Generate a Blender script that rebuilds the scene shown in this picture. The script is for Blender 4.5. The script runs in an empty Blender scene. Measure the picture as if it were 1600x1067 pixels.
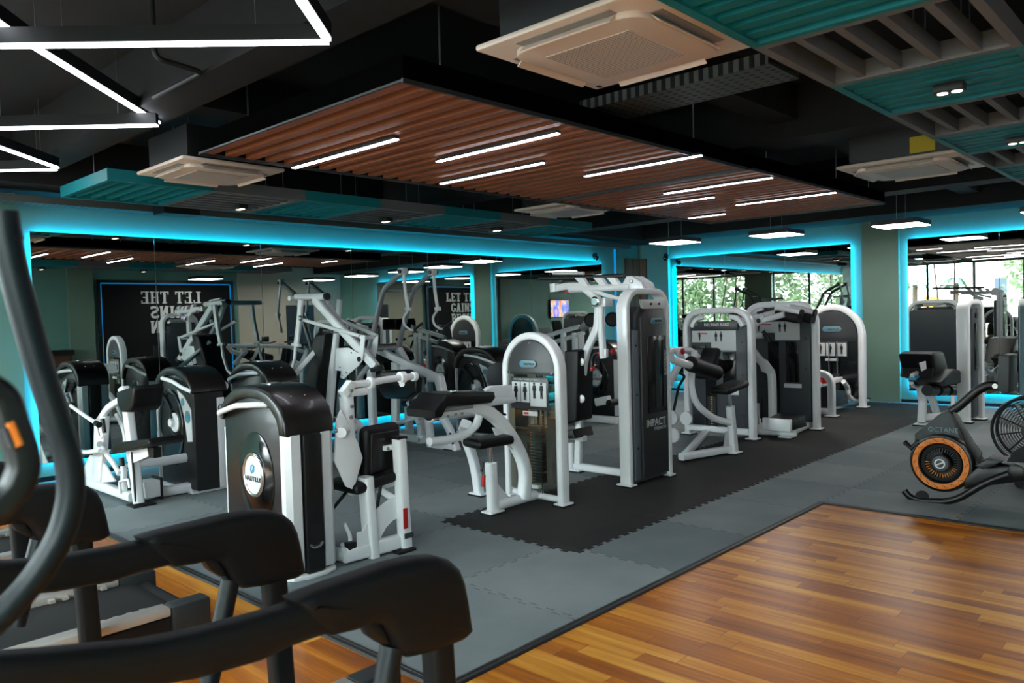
import bpy, bmesh, math, random
from mathutils import Vector as V, Matrix

random.seed(7)
sc = bpy.context.scene
COL = sc.collection

# ---------------------------------------------------------------- camera
FPX, YAW, PITCH, ROLL = 1216.3, 0.753576, -0.0321427, -0.0281826
CAM = V((0.0, 0.0, 1.6))
FW = V((math.cos(PITCH) * math.cos(YAW), math.cos(PITCH) * math.sin(YAW), math.sin(PITCH)))
_r = V((math.sin(YAW), -math.cos(YAW), 0)); _u = _r.cross(FW)
RT = math.cos(ROLL) * _r + math.sin(ROLL) * _u
UP = -math.sin(ROLL) * _r + math.cos(ROLL) * _u
cd = bpy.data.cameras.new('camera'); cam = bpy.data.objects.new('camera', cd); COL.objects.link(cam)
cd.sensor_width = 36.0; cd.lens = FPX / 1600 * 36.0; cd.clip_start = 0.05; cd.clip_end = 400
cd.dof.use_dof = True; cd.dof.focus_distance = 6.5; cd.dof.aperture_fstop = 4.0
cam.matrix_world = Matrix(((RT.x, UP.x, -FW.x, CAM.x), (RT.y, UP.y, -FW.y, CAM.y), (RT.z, UP.z, -FW.z, CAM.z), (0, 0, 0, 1)))
sc.camera = cam

# ---------------------------------------------------------------- world, light levels, exposure
sc.view_settings.view_transform = 'Standard'; sc.view_settings.look = 'None'
sc.view_settings.gamma = 1.0; sc.view_settings.use_curve_mapping = False
sc.view_settings.exposure = 1.35
SKY = 8.0                      # overcast sky behind the window wall
E_STRIP, E_ZIG, E_PANEL, E_LED, E_SPOT = 9.0, 8.0, 10.0, 17.0, 1.2
w = bpy.data.worlds.new('overcast_sky'); sc.world = w; w.use_nodes = True
bgn = w.node_tree.nodes['Background']; bgn.inputs[0].default_value = (0.86, 0.94, 1.0, 1); bgn.inputs[1].default_value = SKY
cy = sc.cycles
cy.caustics_reflective = False; cy.caustics_refractive = False
cy.glossy_bounces = 6; cy.transparent_max_bounces = 12; cy.diffuse_bounces = 4; cy.max_bounces = 10
cy.sample_clamp_indirect = 4.0

def K(x, y, ax, v):
    """the point of the place seen at pixel (x, y) of the 1600x1067 photograph on the plane X, Y or Z = v"""
    d = FW * FPX + RT * (x - 800) + UP * (533.5 - y)
    i = 'XYZ'.index(ax)
    return CAM + d * ((v - CAM[i]) / d[i])

# ---------------------------------------------------------------- materials
def lin(c):
    return tuple(((v / 12.92) if v <= 0.04045 else ((v + 0.055) / 1.055) ** 2.4) for v in (x / 255 for x in c))
def mat(name, rgb, rough=0.5, metal=0.0, emit=0.0, ecol=None, spec=0.5, coat=0.0, bump=0.0, bscale=200.0, alpha=None, trans=0.0):
    m = bpy.data.materials.new(name); m.use_nodes = True
    nt = m.node_tree; b = nt.nodes['Principled BSDF']
    c = lin(rgb)
    b.inputs['Base Color'].default_value = (*c, 1); b.inputs['Roughness'].default_value = rough
    b.inputs['Metallic'].default_value = metal; b.inputs['Specular IOR Level'].default_value = spec
    b.inputs['Coat Weight'].default_value = coat; b.inputs['Coat Roughness'].default_value = 0.08
    if emit:
        b.inputs['Emission Color'].default_value = (*(lin(ecol) if ecol else c), 1); b.inputs['Emission Strength'].default_value = emit
    if trans: b.inputs['Transmission Weight'].default_value = trans
    if alpha is not None: b.inputs['Alpha'].default_value = alpha
    if bump:
        tc = nt.nodes.new('ShaderNodeTexCoord'); n = nt.nodes.new('ShaderNodeTexNoise'); n.inputs['Scale'].default_value = bscale
        bp = nt.nodes.new('ShaderNodeBump'); bp.inputs['Strength'].default_value = bump; bp.inputs['Distance'].default_value = 0.002
        nt.links.new(tc.outputs['Object'], n.inputs['Vector']); nt.links.new(n.outputs['Fac'], bp.inputs['Height'])
        nt.links.new(bp.outputs['Normal'], b.inputs['Normal'])
    return m
class NG:
    """little helper for node materials"""
    def __init__(s, m): s.nt = m.node_tree; s.b = s.nt.nodes['Principled BSDF']
    def n(s, t, **k):
        o = s.nt.nodes.new(t)
        for a, v in k.items():
            if a in ('operation', 'blend_type', 'data_type', 'feature', 'offset_frequency', 'squash_frequency', 'wave_type', 'offset', 'squash', 'noise_dimensions', 'mode', 'bands_direction'): setattr(o, a, v)
        return o
    def l(s, a, b): s.nt.links.new(a, b)
    def math(s, op, a, b=None, c=None):
        o = s.nt.nodes.new('ShaderNodeMath'); o.operation = op
        for i, v in enumerate((a, b, c)):
            if v is None: continue
            if isinstance(v, (int, float)): o.inputs[i].default_value = v
            else: s.l(v, o.inputs[i])
        return o.outputs[0]
    def pos(s):
        g = s.nt.nodes.new('ShaderNodeNewGeometry'); x = s.nt.nodes.new('ShaderNodeSeparateXYZ'); s.l(g.outputs['Position'], x.inputs[0])
        return g.outputs['Position'], x.outputs[0], x.outputs[1], x.outputs[2]
    def comb(s, x, y, z=0.0):
        o = s.nt.nodes.new('ShaderNodeCombineXYZ')
        for i, v in enumerate((x, y, z)):
            if isinstance(v, (int, float)): o.inputs[i].default_value = v
            else: s.l(v, o.inputs[i])
        return o.outputs[0]
    def noise(s, vec, scale, detail=2.0):
        o = s.nt.nodes.new('ShaderNodeTexNoise'); o.inputs['Scale'].default_value = scale; o.inputs['Detail'].default_value = detail
        s.l(vec, o.inputs['Vector']); return o.outputs['Fac']
    def ramp(s, fac, stops):
        o = s.nt.nodes.new('ShaderNodeValToRGB'); e = o.color_ramp.elements
        while len(e) < len(stops): e.new(0.5)
        for k, (p, c) in enumerate(stops): e[k].position = p; e[k].color = (*lin(c), 1)
        s.l(fac, o.inputs[0]); return o.outputs[0]
    def mix(s, fac, a, b, mode='MIX'):
        o = s.nt.nodes.new('ShaderNodeMix'); o.data_type = 'RGBA'; o.blend_type = mode
        for i, v in ((0, fac), (6, a), (7, b)):
            if isinstance(v, (int, float)): o.inputs[i].default_value = v
            elif isinstance(v, tuple): o.inputs[i].default_value = (*lin(v), 1)
            else: s.l(v, o.inputs[i])
        return o.outputs[2]

M = {}
M['white'] = mat('white_powder_coat', (236, 238, 240), 0.32, coat=0.3)
M['grey_tube'] = mat('silver_grey_powder_coat', (150, 153, 156), 0.35, metal=0.3)
M['vinyl'] = mat('black_vinyl', (15, 15, 16), 0.45, spec=0.3, bump=0.15, bscale=400)
M['black'] = mat('black_plastic', (13, 13, 14), 0.38)
M['gloss'] = mat('gloss_black_shroud', (20, 18, 20), 0.38, coat=0.15)
M['deep_gloss'] = mat('deep_gloss_recess', (12, 12, 14), 0.12, coat=0.5)
M['dome'] = mat('satin_dark_dome', (24, 21, 20), 0.33, coat=0.15)
M['silver'] = mat('silver_panel', (222, 224, 226), 0.4, metal=0.15)
M['chrome'] = mat('chrome', (225, 228, 232), 0.12, metal=1.0)
M['steel'] = mat('brushed_steel', (150, 152, 155), 0.35, metal=0.9)
M['slate'] = mat('slate_shroud', (58, 62, 68), 0.42)
M['slate_light'] = mat('light_slate_shroud', (92, 100, 108), 0.42)
M['charcoal'] = mat('charcoal_cap', (44, 44, 47), 0.38)
M['plate'] = mat('black_weight_plate', (20, 20, 20), 0.5)
M['rubber'] = mat('black_rubber_foot', (16, 16, 16), 0.8)
M['cable'] = mat('black_cable', (12, 12, 12), 0.5)
M['red'] = mat('red_plastic', (190, 30, 28), 0.4)
M['yellow'] = mat('yellow_plastic', (215, 190, 40), 0.5)
M['orange'] = mat('orange_ring', (218, 120, 34), 0.45)
M['orange2'] = mat('orange_number', (225, 140, 50), 0.5)
M['blue_logo'] = mat('blue_logo', (32, 150, 190), 0.4)
M['ink'] = mat('black_ink', (18, 18, 20), 0.6)
M['paper'] = mat('placard_paper', (205, 208, 208), 0.5)
M['badge'] = mat('badge_grey_blue', (110, 140, 150), 0.35, metal=0.2)
M['ltext'] = mat('light_lettering', (200, 202, 205), 0.5)
M['teal'] = mat('teal_paint', (0, 122, 132), 0.55)
M['grey_baffle'] = mat('grey_paint', (112, 112, 114), 0.6)
M['ac'] = mat('cassette_plastic', (226, 208, 196), 0.45)
M['ac2'] = mat('cassette_louvre', (150, 146, 142), 0.5)
M['galv'] = mat('galvanised_steel', (70, 72, 74), 0.5, metal=0.6)
M['blackpaint'] = mat('black_ceiling_paint', (15, 15, 15), 0.75, bump=0.2, bscale=60)
M['fascia'] = mat('matt_black_fascia', (6, 6, 6), 1.0, spec=0.0)
M['trim'] = mat('black_floor_trim', (34, 34, 35), 0.45)
M['rail'] = mat('treadmill_rail_plastic', (14, 15, 16), 0.5, spec=0.25, bump=0.1, bscale=500)
M['bluegrey'] = mat('blue_grey_tube', (14, 22, 27), 0.4, spec=0.3)
M['belt'] = mat('running_belt', (26, 26, 27), 0.75, bump=0.3, bscale=300)
M['siderail'] = mat('champagne_side_rail', (196, 188, 178), 0.35, metal=0.3)
M['endcap'] = mat('end_cap_grey', (34, 40, 42), 0.5)
M['screen'] = mat('dark_screen', (14, 16, 18), 0.15)
M['mirror'] = mat('mirror_glass', (200, 207, 203), 0.0, metal=1.0)
M['mirror_back'] = mat('mirror_board', (150, 156, 156), 0.4)
M['led'] = mat('cyan_led', (0, 0, 0), 0.5, emit=E_LED, ecol=(0, 196, 255))
M['led_dim'] = mat('dim_blue_led', (0, 0, 0), 0.5, emit=0.35, ecol=(0, 150, 235))
M['strip'] = mat('strip_diffuser', (250, 250, 255), 0.4, emit=E_STRIP, ecol=(244, 244, 255))
M['zig'] = mat('pendant_diffuser', (250, 250, 255), 0.4, emit=E_ZIG, ecol=(238, 244, 255))
M['panel'] = mat('panel_diffuser', (250, 250, 250), 0.4, emit=E_PANEL, ecol=(255, 250, 244))
M['spot'] = mat('spot_lens', (250, 240, 220), 0.3, emit=E_SPOT, ecol=(255, 240, 215))
M['tray'] = mat('black_tray', (16, 16, 17), 0.5)
M['brown'] = mat('brown_cabinet', (84, 50, 34), 0.5)
M['text_white'] = mat('raised_letter_grey', (225, 226, 228), 0.5)
M['darkwall'] = mat('charcoal_feature_panel', (20, 20, 23), 0.7, spec=0.2)
M['beige'] = mat('beige_wall_board', (188, 178, 162), 0.6)
M['door'] = mat('dark_blue_door', (34, 40, 52), 0.45)
M['wframe'] = mat('window_frame', (60, 62, 64), 0.4, metal=0.5)
M['rod'] = mat('red_brown_rod', (96, 44, 36), 0.5)
M['bark'] = mat('tree_bark', (70, 58, 46), 0.9)
M['house'] = mat('pale_facade', (206, 196, 182), 0.8)
M['pane2'] = mat('facade_window', (50, 66, 84), 0.2)

def glass(name, tint, refl=0.06, vis=0.9):
    m = bpy.data.materials.new(name); m.use_nodes = True; nt = m.node_tree; nt.nodes.clear()
    o = nt.nodes.new('ShaderNodeOutputMaterial'); t = nt.nodes.new('ShaderNodeBsdfTransparent'); g = nt.nodes.new('ShaderNodeBsdfGlossy'); x = nt.nodes.new('ShaderNodeMixShader')
    t.inputs[0].default_value = (*tint, 1); g.inputs['Roughness'].default_value = 0.02; x.inputs[0].default_value = refl
    nt.links.new(t.outputs[0], x.inputs[1]); nt.links.new(g.outputs[0], x.inputs[2]); nt.links.new(x.outputs[0], o.inputs[0])
    return m
M['glass'] = glass('window_glass', (0.93, 0.97, 0.95))
M['lexan'] = glass('smoked_lexan', (0.84, 0.84, 0.79), 0.04)

# wall paint: sage-teal emulsion with faint roller mottling
def paint(name, c):
    m = mat(name, c, 0.5, spec=0.4); g = NG(m); p, x, y, z = g.pos()
    n = g.noise(p, 1.3, 3.0); col = g.mix(n, tuple(int(v * .93) for v in c), tuple(min(255, int(v * 1.06)) for v in c)); g.l(col, g.b.inputs['Base Color'])
    return m
M['wall'] = paint('sage_teal_wall', (104, 150, 142))
M['pillar'] = paint('sage_pillar', (112, 140, 126))

def wood_floor():
    m = mat('amber_plank_floor', (170, 100, 40), 0.3, spec=0.3); g = NG(m); p, x, y, z = g.pos()
    W_, L_ = 0.098, 0.92
    row = g.math('FLOOR', g.math('DIVIDE', x, W_))
    wn = g.n('ShaderNodeTexWhiteNoise', noise_dimensions='1D'); g.l(row, wn.inputs['W'])
    u = g.math('ADD', g.math('DIVIDE', y, L_), g.math('MULTIPLY', wn.outputs['Value'], 7.31))
    cell = g.math('FLOOR', u)
    wn2 = g.n('ShaderNodeTexWhiteNoise', noise_dimensions='2D'); g.l(g.comb(row, cell), wn2.inputs['Vector'])
    v1 = wn2.outputs['Value']
    st = g.noise(g.comb(g.math('MULTIPLY', x, 38.0), g.math('MULTIPLY', y, 1.6), g.math('MULTIPLY', v1, 37.0)), 1.0, 4.0)
    st2 = g.noise(g.comb(g.math('MULTIPLY', x, 14.0), g.math('MULTIPLY', y, 0.9), g.math('MULTIPLY', v1, 11.0)), 1.0, 2.0)
    f = g.math('ADD', g.math('MULTIPLY', v1, 0.30), g.math('ADD', g.math('MULTIPLY', st, 0.40), g.math('MULTIPLY', st2, 0.42)))
    col = g.ramp(f, [(0.28, (126, 60, 6)), (0.44, (170, 90, 12)), (0.56, (200, 116, 22)), (0.70, (226, 150, 48)), (0.86, (244, 184, 86))])
    fx = g.math('FRACT', g.math('DIVIDE', x, W_)); fy = g.math('FRACT', u)
    e1 = g.math('LESS_THAN', g.math('MINIMUM', fx, g.math('SUBTRACT', 1.0, fx)), 0.012)
    e2 = g.math('LESS_THAN', g.math('MINIMUM', fy, g.math('SUBTRACT', 1.0, fy)), 0.0018)
    e = g.math('MULTIPLY', g.math('MAXIMUM', g.math('MULTIPLY', e1, 0.35), e2), 0.6)
    g.l(g.mix(e, col, (58, 30, 12)), g.b.inputs['Base Color'])
    g.l(g.math('ADD', 0.27, g.math('MULTIPLY', st, 0.12)), g.b.inputs['Roughness'])
    return m
M['wood_floor'] = wood_floor()

def rubber(name, base, lo, hi, tile=0.97, seams=True, speck=0.5):
    m = mat(name, base, 0.75, spec=0.3); g = NG(m); p, x, y, z = g.pos()
    wob = lambda a: g.math('MULTIPLY', g.math('SUBTRACT', g.math('GREATER_THAN', g.math('SINE', g.math('MULTIPLY', a, 52.0)), 0.0), 0.5), 0.030)
    ux = g.math('DIVIDE', g.math('ADD', g.math('SUBTRACT', x, 2.19), wob(y)), tile); uy = g.math('DIVIDE', g.math('ADD', g.math('SUBTRACT', y, 2.51), wob(x)), tile)
    wn = g.n('ShaderNodeTexWhiteNoise', noise_dimensions='2D'); g.l(g.comb(g.math('FLOOR', ux), g.math('FLOOR', uy)), wn.inputs['Vector'])
    mot = g.noise(p, 2.2, 4.0); fine = g.noise(p, 190.0, 2.0)
    f = g.math('ADD', g.math('MULTIPLY', wn.outputs['Value'], 0.35), g.math('ADD', g.math('MULTIPLY', mot, 0.45), g.math('MULTIPLY', fine, 0.35)))
    col = g.ramp(f, [(0.25, lo), (0.55, base), (0.85, hi)])
    if seams:
        fx = g.math('FRACT', ux); fy = g.math('FRACT', uy)
        e = g.math('LESS_THAN', g.math('MINIMUM', g.math('MINIMUM', fx, g.math('SUBTRACT', 1.0, fx)), g.math('MINIMUM', fy, g.math('SUBTRACT', 1.0, fy))), 0.0045)
        col = g.mix(g.math('MULTIPLY', e, 0.55), col, tuple(int(v * .4) for v in base))
    g.l(col, g.b.inputs['Base Color'])
    bp = g.n('ShaderNodeBump'); bp.inputs['Strength'].default_value = 0.35; bp.inputs['Distance'].default_value = 0.003
    g.l(fine, bp.inputs['Height']); g.l(bp.outputs['Normal'], g.b.inputs['Normal'])
    return m
M['rub_grey'] = rubber('grey_rubber_tile', (118, 127, 130), (100, 111, 115), (140, 147, 148))
M['rub_black'] = rubber('black_rubber_tile', (38, 37, 36), (30, 30, 30), (50, 48, 46))

def slat_wood():
    m = mat('walnut_slat', (120, 74, 50), 0.5); g = NG(m); p, x, y, z = g.pos()
    n = g.noise(g.comb(g.math('MULTIPLY', x, 9.0), g.math('MULTIPLY', y, 1.2), g.math('MULTIPLY', z, 30.0)), 1.0, 4.0)
    g.l(g.ramp(n, [(0.3, (140, 78, 42)), (0.6, (154, 88, 50)), (0.8, (164, 98, 58))]), g.b.inputs['Base Color'])
    return m
M['slat'] = slat_wood()
def cab_wood():
    m = mat('dark_wood_board', (70, 42, 30), 0.45); g = NG(m); p, x, y, z = g.pos()
    n = g.noise(g.comb(g.math('MULTIPLY', x, 16.0), g.math('MULTIPLY', y, 16.0), z), 1.0, 3.0)
    g.l(g.ramp(n, [(0.35, (84, 42, 24)), (0.65, (128, 74, 46))]), g.b.inputs['Base Color']); return m
M['cabwood'] = cab_wood()
def perf(name, c, hole):
    m = mat(name, c, 0.5, metal=0.4); g = NG(m); p, x, y, z = g.pos()
    fx = g.math('SUBTRACT', g.math('FRACT', g.math('MULTIPLY', x, 15.0)), 0.5); fy = g.math('SUBTRACT', g.math('FRACT', g.math('MULTIPLY', y, 15.0)), 0.5)
    d = g.math('ADD', g.math('MULTIPLY', fx, fx), g.math('MULTIPLY', fy, fy))
    g.l(g.mix(g.math('LESS_THAN', d, 0.07), tuple(c), hole), g.b.inputs['Base Color']); return m
M['perf'] = perf('perforated_tray', (92, 96, 92), (12, 12, 12))
def grille():
    m = mat('cassette_grille', (196, 186, 178), 0.5); g = NG(m); p, x, y, z = g.pos()
    a = g.math('LESS_THAN', g.math('FRACT', g.math('MULTIPLY', x, 55.0)), 0.45); b = g.math('LESS_THAN', g.math('FRACT', g.math('MULTIPLY', y, 55.0)), 0.45)
    g.l(g.mix(g.math('MULTIPLY', a, b), (214, 202, 194), (120, 112, 108)), g.b.inputs['Base Color']); return m
M['grille'] = grille()
def tvmat():
    m = mat('tv_picture', (10, 10, 10), 0.3); g = NG(m); p, x, y, z = g.pos()
    n = g.noise(g.comb(g.math('MULTIPLY', x, 2.2), z, 4.0), 2.0, 3.0)
    c = g.ramp(n, [(0.36, (232, 96, 60)), (0.44, (240, 190, 150)), (0.52, (120, 120, 230)), (0.60, (60, 90, 220)), (0.68, (220, 150, 200))])
    g.b.inputs['Emission Strength'].default_value = 1.3; g.l(c, g.b.inputs['Emission Color']); return m
M['tv'] = tvmat()
def leafmat(name, a, b):
    m = mat(name, a, 0.6); g = NG(m); p, x, y, z = g.pos()
    g.l(g.mix(g.noise(p, 1.7, 3.0), a, b), g.b.inputs['Base Color']); return m
M['leaf'] = leafmat('broad_leaf', (84, 104, 72), (158, 172, 134))
M['palm'] = leafmat('palm_leaf', (70, 100, 80), (110, 140, 110))
def foliage_pict():
    m = mat('exercise_placard', (205, 208, 208), 0.5); return m
# ---------------------------------------------------------------- geometry helpers
class MB:
    """collects shapes and links them as ONE mesh object"""
    def __init__(s): s.v = []; s.f = []
    def add(s, vs, fs):
        o = len(s.v); s.v += [V(p) for p in vs]; s.f += [tuple(i + o for i in f) for f in fs]; return s
    def _bm(s, bm, mtx=None):
        if mtx is not None: bm.transform(mtx)
        bm.verts.index_update(); s.add([v.co.copy() for v in bm.verts], [[v.index for v in f.verts] for f in bm.faces]); bm.free(); return s
    def box(s, a, b, bev=0.0, seg=2):
        a, b = V(a), V(b); c = (a + b) / 2; h = b - a
        return s.obox(c, ((1, 0, 0), (0, 1, 0), (0, 0, 1)), (abs(h.x), abs(h.y), abs(h.z)), bev, seg)
    def obox(s, c, axes, size, bev=0.0, seg=2):
        bm = bmesh.new(); bmesh.ops.create_cube(bm, size=1.0)
        for v in bm.verts: v.co = V((v.co.x * size[0], v.co.y * size[1], v.co.z * size[2]))
        if bev: bmesh.ops.bevel(bm, geom=list(bm.edges), offset=min(bev, min(size) * .49), segments=seg, profile=0.5, affect='EDGES')
        x, y, z = [V(a).normalized() for a in axes]
        return s._bm(bm, Matrix(((x.x, y.x, z.x, c[0]), (x.y, y.y, z.y, c[1]), (x.z, y.z, z.z, c[2]), (0, 0, 0, 1))))
    def beam(s, p, q, w, h, nrm=(0, 0, 1), bev=0.006):
        """rectangular bar p -> q, h measured along nrm, w across"""
        p, q = V(p), V(q); d = (q - p); n = V(nrm); n = (n - d.normalized() * n.dot(d.normalized())).normalized(); x = d.normalized().cross(n)
        return s.obox((p + q) / 2, (d, x, n), (d.length, w, h), bev)
    def tube(s, pts, r, fillet=0.0, seg=12, nrm=None, caps=True, closed=False, fs=6):
        """sweep of a round (r) or rounded-rectangle (w, d) profile; d lies along nrm"""
        pts = [V(p) for p in pts]
        if fillet:
            out = [pts[0]]
            for a, b, c in zip(pts, pts[1:], pts[2:]):
                d1 = (a - b); d2 = (c - b); t = min(fillet, d1.length * .49, d2.length * .49)
                p0 = b + d1.normalized() * t; p2 = b + d2.normalized() * t
                for k in range(fs + 1):
                    u = k / fs; out.append(p0 * (1 - u) ** 2 + b * 2 * u * (1 - u) + p2 * u * u)
            out.append(pts[-1]); pts = out
        if isinstance(r, (int, float)): prof = [(r * math.cos(2 * math.pi * k / seg), r * math.sin(2 * math.pi * k / seg)) for k in range(seg)]
        else:
            w_, d_ = r; c = min(w_, d_) * 0.28; prof = []
            for cx, cy_, a0 in ((w_ / 2 - c, d_ / 2 - c, 0), (-w_ / 2 + c, d_ / 2 - c, 90), (-w_ / 2 + c, -d_ / 2 + c, 180), (w_ / 2 - c, -d_ / 2 + c, 270)):
                for k in range(4):
                    a = math.radians(a0 + 30 * k); prof.append((cx + c * math.cos(a), cy_ + c * math.sin(a)))
        n = len(pts); rings = []; N = None
        for i in range(n):
            t = (pts[min(i + 1, n - 1)] - pts[max(i - 1, 0)]) if not closed else (pts[(i + 1) % n] - pts[i - 1])
            t.normalize()
            if nrm is not None: B = V(nrm).normalized(); B = (B - t * B.dot(t)).normalized(); A = B.cross(t)
            else:
                if N is None: N = t.orthogonal().normalized()
                N = (N - t * N.dot(t)).normalized(); A = N; B = t.cross(N)
            rings.append([pts[i] + A * a + B * b for a, b in prof])
        m = len(prof); vs = [p for rr in rings for p in rr]; fc = []
        for i in range(n if closed else n - 1):
            j = (i + 1) % n
            for k in range(m): fc.append((i * m + k, i * m + (k + 1) % m, j * m + (k + 1) % m, j * m + k))
        if caps and not closed: fc += [tuple(range(m - 1, -1, -1)), tuple((n - 1) * m + k for k in range(m))]
        return s.add(vs, fc)
    def cyl(s, p, q, r, r2=None, seg=24, bev=0.0):
        p, q = V(p), V(q); d = (q - p); L = d.length; r2 = r if r2 is None else r2
        pr = [(r, 0), (r2, L)] if not bev else [(r - bev, 0), (r, bev), (r2, L - bev), (r2 - bev, L)]
        return s.lathe(p, d, pr, seg)
    def lathe(s, p, d, prof, seg=32):
        p = V(p); d = V(d).normalized(); A = d.orthogonal().normalized(); B = d.cross(A); vs = []; fc = []
        for r, t in prof:
            for k in range(seg): a = 2 * math.pi * k / seg; vs.append(p + d * t + (A * math.cos(a) + B * math.sin(a)) * r)
        for i in range(len(prof) - 1):
            for k in range(seg): fc.append((i * seg + k, i * seg + (k + 1) % seg, (i + 1) * seg + (k + 1) % seg, (i + 1) * seg + k))
        fc += [tuple(range(seg - 1, -1, -1)), tuple((len(prof) - 1) * seg + k for k in range(seg))]
        return s.add(vs, fc)
    def torus(s, c, d, R, r, seg=40, ps=10, sq=1.0):
        d = V(d).normalized(); A = d.orthogonal().normalized(); B = d.cross(A)
        return s.tube([V(c) + (A * math.cos(2 * math.pi * k / seg) + B * math.sin(2 * math.pi * k / seg)) * R for k in range(seg)], r, seg=ps, closed=True, nrm=d)
    def plate(s, poly, thick, bev=0.0, seg=2):
        """planar polygon (3D points) given a thickness vector, centred on the plane"""
        poly = [V(p) for p in poly]; t = V(thick); n = len(poly)
        bm = bmesh.new(); a = [bm.verts.new(p - t / 2) for p in poly]; b = [bm.verts.new(p + t / 2) for p in poly]
        bm.faces.new(a[::-1]); bm.faces.new(b)
        for i in range(n): bm.faces.new((a[i], a[(i + 1) % n], b[(i + 1) % n], b[i]))
        bmesh.ops.recalc_face_normals(bm, faces=list(bm.faces))
        if bev:
            ed = [e for e in bm.edges if (e.verts[0] in a) == (e.verts[1] in a)]
            bmesh.ops.bevel(bm, geom=ed, offset=bev, segments=seg, profile=0.5, affect='EDGES')
        bmesh.ops.triangulate(bm, faces=[f for f in bm.faces if len(f.verts) > 4])
        return s._bm(bm)
    def pad(s, c, axes, size, rnd=0.03): return s.obox(c, axes, size, rnd, 4)
    def build(s, name, material, parent=None, label=None, angle=0.55, loc=None):
        off = V(loc) if loc is not None else (root_loc(parent) if parent else V((0, 0, 0)))
        me = bpy.data.meshes.new(name); me.from_pydata([p - off for p in s.v], [], s.f)
        bm = bmesh.new(); bm.from_mesh(me); bmesh.ops.recalc_face_normals(bm, faces=bm.faces); bm.to_mesh(me); bm.free()
        me.polygons.foreach_set('use_smooth', [True] * len(me.polygons)); me.set_sharp_from_angle(angle=angle); me.materials.append(material)
        o = bpy.data.objects.new(name, me); COL.objects.link(o)
        if parent: o.parent = parent
        elif loc is not None: o.location = off
        if label: o['label'] = label
        return o
def root_loc(o):
    while o.parent: o = o.parent
    return V(o.location)
def tag(o, label=None, cat=None, group=None, kind=None):
    if label: o['label'] = label
    if cat: o['category'] = cat
    if group: o['group'] = group
    if kind: o['kind'] = kind
    return o
def thing(name, label, cat, loc=(0, 0, 0), group=None, rz=0.0):
    o = bpy.data.objects.new(name, None); COL.objects.link(o); o.location = loc; o.rotation_euler.z = rz; o.empty_display_size = 0.1
    return tag(o, label, cat, group)
def copy_tree(o, parent=None):
    c = o.copy(); COL.objects.link(c); c.parent = parent
    for ch in [x for x in bpy.data.objects if x.parent == o]: copy_tree(ch, c)
    return c
def struct(name, mb, m, angle=0.5): return tag(mb.build(name, m, angle=angle), kind='structure')
def text(s, size, p, right, up, m, name='lettering', parent=None, depth=0.002, bold=0.0, align='CENTER', xs=1.0):
    cu = bpy.data.curves.new(name, 'FONT'); cu.body = s; cu.size = size; cu.extrude = depth; cu.offset = bold; cu.align_x = align; cu.align_y = 'CENTER'; cu.resolution_u = 3
    t = bpy.data.objects.new(name, cu); COL.objects.link(t); bpy.context.view_layer.update()
    me = bpy.data.meshes.new_from_object(t.evaluated_get(bpy.context.evaluated_depsgraph_get())); bpy.data.objects.remove(t)
    x = V(right).normalized() * xs; y = V(up).normalized(); z = V(right).normalized().cross(y)
    off = V(p) - (root_loc(parent) if parent else V((0, 0, 0)))
    me.transform(Matrix(((x.x, y.x, z.x, off.x), (x.y, y.y, z.y, off.y), (x.z, y.z, z.z, off.z), (0, 0, 0, 1))))
    me.materials.clear(); me.materials.append(m); me.name = name
    o = bpy.data.objects.new(name, me); COL.objects.link(o)
    if parent: o.parent = parent
    return o
def arc2(c, r, a0, a1, n): return [(c[0] + r * math.cos(math.radians(a0 + (a1 - a0) * k / n)), c[1] + r * math.sin(math.radians(a0 + (a1 - a0) * k / n))) for k in range(n + 1)]
X_, Y_, Z_ = V((1, 0, 0)), V((0, 1, 0)), V((0, 0, 1))
# ---------------------------------------------------------------- room shell
XW, XR, YL, YO, ZC = -1.5, 13.8, 9.2, -1.8, 3.5      # window wall, right wall, left (mirror) wall, opposite wall, slab
struct('floor', MB().box((XW - .1, YO - .1, -.12), (XR + .1, YL + .1, -.004)), M['blackpaint'])
struct('floor_wood', MB().box((XW, YO, -.004), (2.19, YL, 0)).box((2.19, YO, -.004), (6.33, 2.51, 0)), M['wood_floor'])
struct('floor_rubber', MB().box((2.19, 2.51, -.004), (XR, YL, 0)).box((6.33, YO, -.004), (XR, 2.51, 0)), M['rub_grey'])
def strip(a, b, name):
    a, b = V(a), V(b); d = (b - a).normalized(); s = d.cross(Z_) * .028
    mb = MB(); pr = [(-1, 0), (-.75, .012), (-.1, .014), (0, .009), (.1, .014), (.75, .012), (1, 0)]
    vs = [p + s * k + Z_ * z for p in (a, b) for k, z in pr]; n = len(pr)
    mb.add(vs, [(i, i + 1, n + i + 1, n + i) for i in range(n - 1)] + [tuple(range(n)), tuple(range(n, 2 * n))])
    return struct(name, mb, M['trim'])
strip((2.19, 2.51, 0), (6.33, 2.51, 0), 'trim_1'); strip((6.33, 2.51, 0), (6.33, YO, 0), 'trim_2'); strip((2.19, YL, 0), (2.19, 2.51, 0), 'trim_3')
# black jigsaw tiles laid in the grey ones
def jig(p, q, pitch=.105, dep=.032):
    p, q = V(p), V(q); d = q - p; n = max(2, int(d.length / pitch)); t = d / n; o = V((d.y, -d.x, 0)).normalized() * dep; out = []
    for k in range(n):
        b = p + t * k
        out += [b + t * .10, b + t * .03 + o, b + t * .57 + o, b + t * .50]
    return out
c = [(4.05, 3.27, .0), (13.55, 3.27, .0), (13.55, 4.60, .0), (4.05, 4.60, .0)]
outl = sum((jig(c[i], c[(i + 1) % 4]) for i in range(4)), [])
mb = MB(); mb.plate([p + Z_ * .002 for p in outl], (0, 0, .004)); tag(mb.build('rubber_mat', M['rub_black'], angle=.3), 'long black jigsaw-edged rubber mat under the row of machines', 'mat')

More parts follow.
